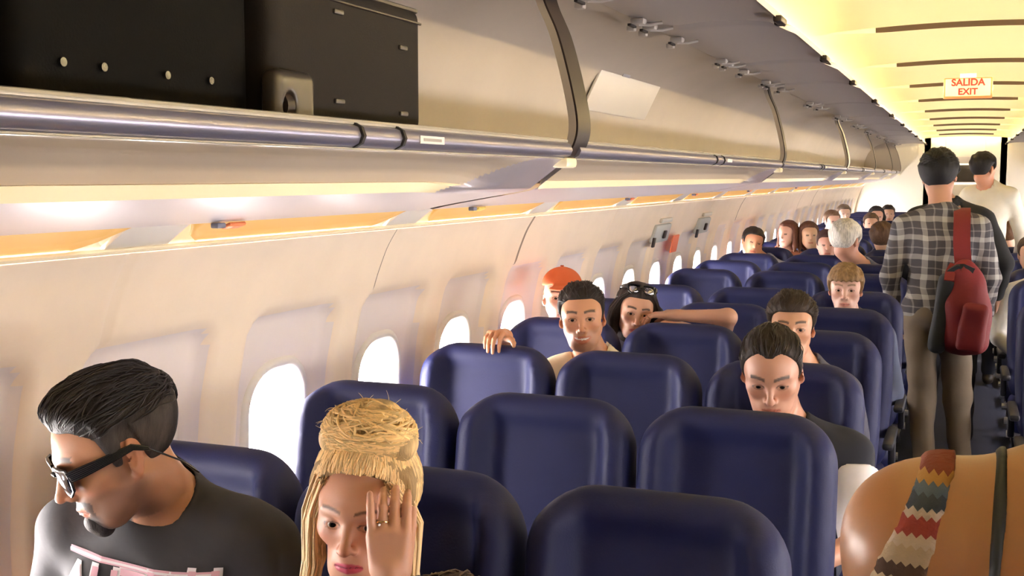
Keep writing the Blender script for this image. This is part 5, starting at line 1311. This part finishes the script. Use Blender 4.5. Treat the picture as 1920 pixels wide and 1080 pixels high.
# ------------------------------------------------------------------ emergency exits, signs and markers
M_HATCH = mat('hatch_grey', (0.62, 0.60, 0.52), 0.5); M_HAND = mat('handle_grey', (0.48, 0.50, 0.48), 0.4)
for k, (yc, nm) in enumerate(((6.72, 'emergency exit handle cover on the left wall, nearer one, with an orange placard'), (7.90, 'emergency exit handle cover on the left wall, farther one'))):
    root = thing('emergency_exit_panel', nm, 'exit panel')
    def at(y, z, off): return (wall_xs(z) + off, y, z)
    b = MB(); b.box(at(yc, 1.375, 0.008), (0.03, 0.36, 0.115), 0.012, rot=(0, 0.28, 0)); b.build('cover', M_HAND, root)
    b = MB(); b.box(at(yc + 0.03, 1.365, 0.030), (0.014, 0.05, 0.05), 0.005, rot=(0, 0.28, 0)); b.build('pull_handle', M_RUBBER, root)
    b = MB(); b.box(at(yc - 0.16, 1.325, 0.022), (0.014, 0.045, 0.06), 0.005, rot=(0, 0.2, 0)); b.build('latch', M_RUBBER, root)
    b = MB(); b.box(at(yc + 0.02, 1.452, 0.010), (0.02, 0.26, 0.028), 0.008, rot=(0, 0.3, 0)); b.build('top_trim', M_HATCH, root)
    if k == 0:
        b = MB(); b.box(at(yc + 0.46, 1.285, 0.010), (0.008, 0.16, 0.115), 0.004, rot=(0, 0.2, 0)); b.build('placard', mat('placard_orange', (0.90, 0.22, 0.10), 0.5), root)
for k, (y, z, c) in enumerate(((2.10, 1.612, 'orange'), (3.47, 1.612, 'yellow'), (5.32, 1.610, 'orange'), (6.75, 1.610, 'orange'), (8.6, 1.610, 'orange'), (11.2, 1.610, 'orange'))):
    m_ = mat('marker_' + c, (0.95, 0.25, 0.08) if c == 'orange' else (0.95, 0.70, 0.15), 0.4)
    b = MB(); b.box((-1.500, y, z - 0.004), (0.028, 0.060, 0.009), 0.004, rot=(0, -0.35, 0)); b.mi = 1; b.box((-1.497, y - 0.06, z - 0.002), (0.02, 0.03, 0.012), 0.003)
    tag(b.build('row_marker', [m_, mat('marker_grey', (0.2, 0.2, 0.26), 0.4)]), 'small %s tab under the left bins, %s' % (c, ['nearest to the camera', 'above the space before the bin joint', 'third from the camera', 'above the exit handles', 'just beyond the exits', 'farthest of them'][k]), 'marker', 'row tabs under the bins')
# bilingual exit sign hanging across the aisle
sg_ = thing('exit_sign', 'illuminated SALIDA EXIT sign with red letters hanging from the aisle ceiling', 'sign', (0, 8.06, 2.30))
M_SIGN = mat('sign_face', (0.90, 0.70, 0.42), 0.4, emit=(1, 0.75, 0.40), estr=0.08)
MB().box((0, 0, -0.008), (0.30, 0.03, 0.135), 0.008).build('housing', mat('sign_border', (0.80, 0.22, 0.08), 0.4), sg_)
MB().box((0, -0.013, -0.004), (0.275, 0.012, 0.112), 0.003).build('face', M_SIGN, sg_)
MB().box((0, 0, 0.078), (0.10, 0.02, 0.05), 0.003).build('bracket', M_WHITE, sg_)
for tx, zz, sz in (('SALIDA', 0.008, 0.062), ('EXIT', -0.050, 0.058)):
    me = text_mesh(tx, sz, 0.001); o_ = bpy.data.objects.new('lettering', me); me.materials.append(M_RED); link(o_, sg_); o_.rotation_euler = (PI / 2, 0, 0); o_.location = (0, -0.0205, zz)
# galley seen through the end doorway
gl = thing('galley_unit', 'dark galley cabinet above a white counter at the very end of the aisle', 'galley unit', (0, Y1 + 0.9, 0))
b = MB(); b.box((0.05, 0, 1.77), (0.50, 0.3, 0.30), 0.01); b.build('oven_panel', mat('galley_dark', (0.02, 0.015, 0.010), 0.4), gl)
b = MB(); b.box((0.05, 0, 0.80), (0.9, 0.4, 1.55), 0.01); b.build('counter', M_WHITE, gl)
b = MB(); b.box((0.05, 0.05, 2.2), (0.9, 0.4, 0.5), 0.01); b.build('locker', M_WHITE, gl)

# added pale panel imitating a lit patch on the back of the second bin
cp = MB(); cp.box((-1.548, 5.40, 2.130), (0.012, 1.05, 0.25), 0.004, rot=(0, 0.46, 0)); o_ = cp.build('lit_patch', mat('lit_patch_pale', (0.52, 0.49, 0.475), 0.35), BINS[(-1, 1)]); o_.matrix_parent_inverse = Matrix.Translation(BINS[(-1, 1)].location).inverted()
cp = MB(); cp.box((-1.505, 5.25, 2.195), (0.004, 0.12, 0.022), 0.001, rot=(0, 0.46, 0)); cp.build('patch_label', mat('patch_label_grey', (0.35, 0.34, 0.38), 0.6), o_)
